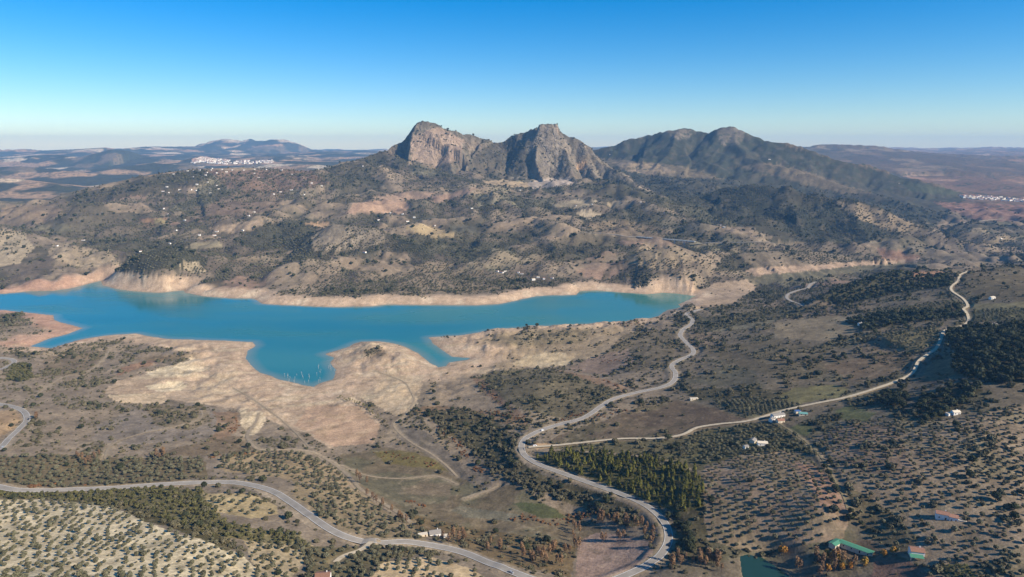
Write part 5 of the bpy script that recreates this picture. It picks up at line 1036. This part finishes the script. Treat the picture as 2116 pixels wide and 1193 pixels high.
def car(px, py, mat, label, name='parked_car', van=False, snap=True):
    x, y, z = ground_at(px, py); ang = 0.3
    if snap:
        bd = 1e9
        for (nm, wd, mt, lab, pts), c in zip(ROADS, ROADPTS):
            if mt != 'asphalt': continue
            d = np.hypot(c[:, 0] - x, c[:, 1] - y); i = int(d.argmin())
            if d[i] < bd:
                bd = d[i]; j = min(max(i, 1), len(c) - 2); t = c[j + 1] - c[j - 1]; ang = math.atan2(t[1], t[0]); nx, ny = -math.sin(ang), math.cos(ang); best = (c[i, 0] - nx * 1.9, c[i, 1] - ny * 1.9, c[i, 2] + 0.36)
        x, y, z = best
    l, w, h = (5.2, 2.0, 2.2) if van else (4.4, 1.8, 1.48)
    e = empty(name, (x, y, z), ang); tag(e, label, 'van' if van else 'car')
    mesh_obj('body', *car_body(l, w, h, van), mat, e)
    for sx in (-1, 1): mesh_obj('side_window', *box_data(l * 0.36, 0.03, 0.98, h - 0.12, -l * 0.1, sx * (w / 2 * 0.93)), M_GLASS, e)
    mesh_obj('windscreen', [(l * 0.27, -w * 0.4, 0.95), (l * 0.27, w * 0.4, 0.95), (l * 0.14, w * 0.38, h - 0.06), (l * 0.14, -w * 0.38, h - 0.06), (l * 0.30, -w * 0.4, 0.97), (l * 0.30, w * 0.4, 0.97), (l * 0.16, w * 0.38, h - 0.04), (l * 0.16, -w * 0.38, h - 0.04)], [(3, 2, 1, 0), (4, 5, 6, 7), (0, 1, 5, 4), (1, 2, 6, 5), (2, 3, 7, 6), (3, 0, 4, 7)], M_GLASS, e)
    for sx in (-1, 1):
        for sy in (-1, 1):
            o = mesh_obj('wheel', *wheel_data(0.33, 0.22), M_TYRE, e); o.location = (sx * l * 0.31, sy * (w / 2 - 0.1), 0)
car(57, 868, M_CD, 'dark car on the sharp left road bend', 'car'); car(4, 925, M_CS, 'silver car at the left edge on the road below the bend', 'car'); car(1124, 892, M_CW, 'white car on the road above the big bend', 'car')
car(1379, 1106, M_CD, 'dark car on the big bend, the upper of two', 'car'); car(1374, 1124, M_CD, 'dark car on the big bend, the lower of two', 'car'); car(1062, 1182, M_CS, 'silver car on the road at the bottom edge', 'car'); car(1311, 1034, M_CD, 'dark car on the road below the pines', 'car')
car(1106, 923, M_CW, 'white van parked on the tan lay-by inside the bend', 'van', True, False)

# ------------------------------------------------------------------ drowned saplings and the pond
def bare_tree(x, y, z, h, seed, label):
    e = empty('dead_tree', (x, y, z), seed); tag(e, label, 'dead tree', 'each ' + label); g = random.Random(seed)
    def stick(nm, p, q, r0, r1, parent):
        V = [(c[0] + r_ * math.cos(6.283 * i / 5), c[1] + r_ * math.sin(6.283 * i / 5), c[2]) for c, r_ in ((p, r0), (q, r1)) for i in range(5)]
        return mesh_obj(nm, V, [(i, (i + 1) % 5, 5 + (i + 1) % 5, 5 + i) for i in range(5)], M_PALE, parent)
    M_ = stick('trunk', (0, 0, -2), (g.uniform(-.4, .4), g.uniform(-.4, .4), h), 0.22, 0.06, e)
    for i in range(5):
        a = g.random() * 6.283; z0 = h * g.uniform(0.3, 0.8); stick('branch', (0, 0, z0), (math.cos(a) * h * 0.2, math.sin(a) * h * 0.2, z0 + h * 0.25), 0.11, 0.04, e)
M_PALE = simple('dead_wood', (184, 176, 164), 0.9)
for i in range(30):
    px = random.uniform(585, 692); py = random.uniform(757, 792) if px > 640 else random.uniform(775, 792)
    x, y = at_z(px, py, 0.0); bare_tree(float(x), float(y), 0, random.uniform(4, 8), i, 'pale dead tree standing drowned in the narrow inlet, ' + ('its left shallows' if px < 622 else 'its middle' if px < 657 else 'its right side') + (' near the tip' if py > 778 else ' farther out'))
pw_ = mesh_obj('pond', [(a, b_, PZ) for a, b_ in zip(PX_ + 0, PY_)], [tuple(range(len(PX_)))], water_mat('pond_water', (0.015, 0.045, 0.035), 0.1, 0.2)); tag(pw_, 'dark green pond at the bottom edge by the autumn trees', 'pond', kind='structure'); BUILT.append((float(PX_.mean()), float(PY_.mean()), 18))
#@@ENDHOUSES
for pts, lo, hi, kd, sp, ang, jit, keep, key in GROVES:
    px = np.array([p[0] for p in pts], float); py = np.array([min(p[1], 1192) for p in pts], float)
    hx, hy, _, _ = unproject(px, py)
    x0, x1, y0, y1 = hx.min() - 60, hx.max() + 60, hy.min() - 60, hy.max() + 60
    cx, cyy = (x0 + x1) / 2, (y0 + y1) / 2; R = math.hypot(x1 - x0, y1 - y0) / 2
    u = np.arange(-R, R, sp); U, V_ = np.meshgrid(u, u); U = U + 1.1 * sp * np.sin(V_ / 47.0) + 0.6 * sp * np.sin(V_ / 19.0 + 1); V_ = V_ + 0.8 * sp * np.sin(U / 38.0)
    U = U + RNG.normal(size=U.shape) * jit * 0.5; V_ = V_ + RNG.normal(size=U.shape) * jit * 0.5
    gx = (cx + U * math.cos(ang) - V_ * math.sin(ang)).ravel(); gy = (cyy + U * math.sin(ang) + V_ * math.cos(ang)).ravel()
    k = (gx > x0) & (gx < x1) & (gy > y0) & (gy < y1) & (RNG.random(gx.size) < keep); gx, gy = gx[k], gy[k]
    gz = height(gx, gy); qx, qy = project(gx, gy, gz); r = np.hypot(gx, gy)
    k = inpoly(qx, qy, pts) & (r > lo) & (r < hi); gx, gy = gx[k], gy[k]
    add_points(kd, gx, gy, np.clip(RNG.normal({'chalk': 0.76, 'big': 0.88, 'right': 0.9}.get(key, 1.0), 0.30 if kd == 'pine' else 0.18, gx.size), 0.4, 1.6), key)
# shrubs at random on the near slopes
nn_ = 120000; th_ = RNG.uniform(-0.70, 0.70, nn_); r_ = np.sqrt(RNG.uniform(400 ** 2, 2050 ** 2, nn_)); x = r_ * np.sin(th_); y = r_ * np.cos(th_)
fi, fj = gidx(x, y); p = bil(SCRUB, fi, fj) * (0.12 + 0.75 * sm(-0.1, 0.35, bil(nB, fi, fj)) + 0.25 * sm(0, 0.4, bil(nA, fi, fj)))
k = RNG.random(nn_) < p; add_points('bush', x[k], y[k], np.clip(RNG.lognormal(-0.35, 0.48, k.sum()), 0.25, 2.4), '')
k2 = (RNG.random(nn_) < p * 0.02); add_points('oak', x[k2] + 4, y[k2], RNG.uniform(0.5, 0.95, k2.sum()), 'hill' if False else 'lone')
# far slopes: groves in rows by field, scrub between
for q in range(6):
    sp = 9.5; ang = (q * 0.52 + 0.2); R = 5200
    u = np.arange(-3400, 3400, sp); v = np.arange(1600, 4500, sp)
    U, V_ = np.meshgrid(u, v); U = U.ravel() + RNG.normal(size=U.size) * 0.9; V_ = V_.ravel() + RNG.normal(size=U.size) * 0.9
    ca, sa = math.cos(ang), math.sin(ang); cx, cyy = 0, 3000
    x = cx + (U) * ca - (V_ - 3000) * sa; y = cyy + (U) * sa + (V_ - 3000) * ca
    r = np.hypot(x, y); k = (r > 1900) & (r < 3900) & (y > 0) & (np.abs(np.arctan2(x, y)) < 0.68); x, y = x[k], y[k]
    fi, fj = gidx(x, y); a, b = np.round(fi).astype(int).clip(0, NR - 1), np.round(fj).astype(int).clip(0, NC - 1)
    h2 = H2[a, b]; sc_ = SCRUB[a, b]
    k = (np.floor(h2 * 6).astype(int) == q) & (sc_ > 0.3) & (H1[a, b] < 0.72) & (ROCK[a, b] < 0.1) & (RNG.random(len(x)) < np.minimum(0.75, 0.35 + 0.4 * sc_))
    k &= (np.hypot(x, y) < 2600) | (RNG.random(len(x)) < 0.62)
    add_points('olive', x[k], y[k], RNG.uniform(0.75, 1.35, k.sum()) * (1 + 0.3 * sm(2400, 3600, np.hypot(x[k], y[k]))), 'far')
nn_ = 95000; th_ = RNG.uniform(-0.68, 0.68, nn_); r_ = np.sqrt(RNG.uniform(1900 ** 2, 4700 ** 2, nn_)); x = r_ * np.sin(th_); y = r_ * np.cos(th_)
fi, fj = gidx(x, y); p = bil(SCRUB, fi, fj) * (0.10 + 0.9 * sm(-0.05, 0.35, bil(nB, fi, fj)) + 0.3 * sm(0, 0.4, bil(nA, fi, fj)))
k = RNG.random(nn_) < p * 0.36; add_points('bush', x[k], y[k], RNG.uniform(0.8, 2.0, k.sum()) * (1 + 0.5 * sm(3000, 4300, r_[k])), 'far')
k = RNG.random(nn_) < p * 0.06; add_points('oak', x[k], y[k], RNG.uniform(0.6, 1.5, k.sum()), 'far')
# autumn strips, poplars, saplings
for pts, n_, wd in (([(1000, 850), (1060, 862), (1092, 868)], 60, 4), ([(905, 885), (930, 905), (955, 930), (965, 945)], 60, 5), ([(980, 968), (1000, 975)], 22, 4), ([(780, 938), (850, 950), (900, 960)], 30, 5), ([(120, 1003), (60, 1005), (180, 1002)], 40, 3), ([(840, 1035), (880, 1048)], 20, 3), ([(1060, 1072), (1100, 1072), (1140, 1085), (1190, 1070), (1230, 1060)], 70, 6), ([(490, 860), (488, 885), (470, 895)], 24, 3), ([(1150, 870), (1220, 852)], 26, 5), ([(1240, 838), (1290, 850), (1180, 872), (1130, 882)], 40, 5), ([(980, 785), (1010, 810), (1050, 845)], 34, 3), ([(1250, 790), (1280, 800)], 16, 3), ([(580, 932), (500, 940), (420, 945)], 30, 4), ([(1240, 750), (1300, 740)], 16, 6), ([(1270, 672), (1330, 665)], 24, 4)):
    px_line('rust', pts, n_, wd * 1.3, '', 0.4, 1.0)
for pts, n_, wd in (([(735, 990), (760, 1020), (790, 1045), (840, 1085)], 26, 5), ([(1195, 1085), (1188, 1110), (1190, 1150)], 10, 5), ([(1215, 1085), (1260, 1080), (1320, 1092), (1355, 1125)], 22, 7), ([(1235, 1120), (1300, 1118), (1290, 1135)], 6, 4), ([(180, 965), (215, 945), (160, 950)], 10, 7), ([(325, 955), (345, 945)], 5, 5), ([(870, 1095), (960, 1120), (1060, 1150), (1160, 1170)], 26, 12), ([(1390, 1172), (1440, 1165), (1500, 1175)], 26, 9), ([(1640, 1180), (1700, 1160), (1740, 1175), (1690, 1195)], 18, 9), ([(80, 862), (70, 868)], 4, 3), ([(1110, 1150), (1180, 1140)], 8, 6)):
    px_line('poplar', pts, n_, wd, '', 0.6, 1.05)
px_line('gold', [(1570, 1142), (1605, 1145), (1690, 1150), (1780, 1175), (1690, 1185)], 9, 5, '', 0.8, 1.2); px_line('gold', [(1400, 1185), (1470, 1192), (1850, 1148)], 5, 5, '', 0.7, 1.0)
px_line('sapling', [(700, 822), (730, 832), (760, 845), (785, 868)], 60, 4, '', 0.7, 1.3)
px_line('bush', [(1010, 960), (1050, 985), (1120, 1010), (1200, 1030), (1300, 1070)], 120, 9, '', 0.9, 1.8)
px_line('oak', [(1620, 745), (1720, 740), (1760, 745)], 14, 8, 'lone', 0.6, 1.0); px_line('oak', [(1750, 1040), (1760, 1085), (1790, 1110), (1730, 1010), (1700, 960)], 22, 5, 'lone', 0.5, 0.8); px_line('oak', [(1390, 1060), (1420, 1120), (1440, 1150)], 22, 10, 'lone', 0.6, 1.0); px_line('oak', [(1390, 660), (1450, 640), (1500, 655)], 18, 10, 'lone', 0.6, 0.9)
LABEL['oak'][2]['lone'] = 'dark evergreen tree standing among shrubs or along a lane'
# build: the nearest of each kind one by one, the rest as a mass
def tree(kd, x, y, z, s, rot, key, i, where):
    nm, cat, labs = LABEL[kd]; crowns, lows, tr = KIND[kd]
    e = bpy.data.objects.new(nm, None); COL.objects.link(e); e.location = (x, y, z); e.rotation_euler = (0, 0, rot); e.scale = (s, s, s * (0.9 + 0.2 * RNG.random()))
    lab = labs.get(key) or next(iter(labs.values())); tag(e, (('small ' if s < 0.86 else 'large ' if s > 1.12 else '') + lab + ', ' + where).replace('small small', 'small').replace('large small', 'small'), cat, 'each ' + lab)
    c = bpy.data.objects.new('crown', crowns[i % len(crowns)]); c.parent = e; COL.objects.link(c)
    t = bpy.data.objects.new('trunk', tr); t.parent = e; COL.objects.link(t)
PROTO = bpy.data.collections.new('far_plants')               # shapes that the masses repeat; not linked to the scene
def mass(name, label, cat, P, meshes):
    if not len(P[0]): return
    me = bpy.data.meshes.new(name); me.vertices.add(len(P[0])); me.vertices.foreach_set('co', np.c_[P[0], P[1], P[2]].astype(np.float32).ravel())
    for an, v in (('size', P[3]), ('turn', P[4])):
        a = me.attributes.new(an, 'FLOAT', 'POINT'); a.data.foreach_set('value', v.astype(np.float32))
    a = me.attributes.new('pick', 'INT', 'POINT'); a.data.foreach_set('value', RNG.integers(0, len(meshes), len(P[0])).astype(np.int32))
    o = bpy.data.objects.new(name, me); COL.objects.link(o); tag(o, label, cat, kind='stuff')
    ng = bpy.data.node_groups.new(name, 'GeometryNodeTree'); ng.interface.new_socket('Geometry', in_out='INPUT', socket_type='NodeSocketGeometry'); ng.interface.new_socket('Geometry', in_out='OUTPUT', socket_type='NodeSocketGeometry')
    N = ng.nodes; L = ng.links; gi = N.new('NodeGroupInput'); go = N.new('NodeGroupOutput')
    ip = N.new('GeometryNodeInstanceOnPoints'); ip.inputs['Pick Instance'].default_value = True; gt = N.new('GeometryNodeGeometryToInstance')
    for m in reversed(meshes):
        po = bpy.data.objects.new(m.name, m); PROTO.objects.link(po)
        oi = N.new('GeometryNodeObjectInfo'); oi.inputs['Object'].default_value = po; oi.inputs['As Instance'].default_value = True; L.new(oi.outputs['Geometry'], gt.inputs[0])
    def attr(nm, ty):
        a = N.new('GeometryNodeInputNamedAttribute'); a.data_type = ty; a.inputs['Name'].default_value = nm; return a.outputs['Attribute']
    ji = N.new('GeometryNodeJoinGeometry')
    for nd in [x for x in N if x.bl_idname == 'GeometryNodeObjectInfo']: L.new(nd.outputs['Geometry'], ji.inputs[0])
    N.remove(gt)
    cmb = N.new('ShaderNodeCombineXYZ'); L.new(attr('turn', 'FLOAT'), cmb.inputs['Z'])
    L.new(gi.outputs[0], ip.inputs['Points']); L.new(ji.outputs[0], ip.inputs['Instance']); L.new(attr('pick', 'INT'), ip.inputs['Instance Index']); L.new(cmb.outputs[0], ip.inputs['Rotation']); L.new(attr('size', 'FLOAT'), ip.inputs['Scale'])
    L.new(ip.outputs[0], go.inputs[0]); md = o.modifiers.new('spread', 'NODES'); md.node_group = ng
MASS = {'olive': ('olive_groves', 'grey green olive groves covering the far and middle slopes', 'olive grove'), 'bush': ('scrub', 'dark low scrub covering the slopes and crags', 'scrub'), 'oak': ('oak_woods', 'dark evergreen woods spread over the hills', 'woods'), 'young_pine': ('young_pines', 'green band of low young pines under the left road', 'pines'), 'rust': ('rust_scrub', 'rust coloured autumn scrub on the valley floor', 'scrub'), 'vine': ('vineyard_rows', 'low vines in the small plot at the bottom right', 'vines'), 'pine': ('pine_stand', 'yellow green pines at the back of the plantation', 'pines'), 'sapling': ('sapling_thicket', 'thin pale saplings by the dry shore', 'saplings')}
for kd, lst in POINTS.items():
    if not lst: continue
    P = [np.concatenate([q[i] for q in lst]) for i in range(6)]
    r = np.hypot(P[0], P[1]); qx, qy = project(P[0], P[1], P[2] + 2)
    seen = (qx > -5) & (qx < 2121) & (qy < 1200) & (P[5] != 'far')
    rank = np.where(seen, r / P[3], 1e9); o = np.argsort(rank); o = o[rank[o] < 1e8][:290]
    one_by_one = np.zeros(len(r), bool); one_by_one[o] = True
    wh = {}
    for key in set(P[5][o]):
        q = [t for t in o if P[5][t] == key]; a = np.argsort(np.argsort(qx[q])) * 5 // len(q); bb = np.argsort(np.argsort(qy[q])) * 3 // len(q)
        for t, u_, v_ in zip(q, a, bb): wh[t] = ('upper', 'middle', 'lower')[v_] + ' ' + ('left edge', 'left half', 'centre', 'right half', 'right edge')[u_]
    for i, t in enumerate(o): tree(kd, P[0][t], P[1][t], P[2][t], P[3][t], P[4][t], str(P[5][t]), i, wh[t])
    if kd in MASS and (~one_by_one).any():
        rest = [p_[~one_by_one] for p_ in P]; rr = r[~one_by_one]; near = rr < 1150
        nm, lab, cat = MASS[kd]
        if near.any(): mass(nm, lab + ', nearer part', cat, [p_[near] for p_ in rest], KIND[kd][0])
        if (~near).any(): mass(nm, lab + ', farther part', cat, [p_[~near] for p_ in rest], KIND[kd][1] or KIND[kd][0])
    print(kd, len(r), len(o))
#@@PART4
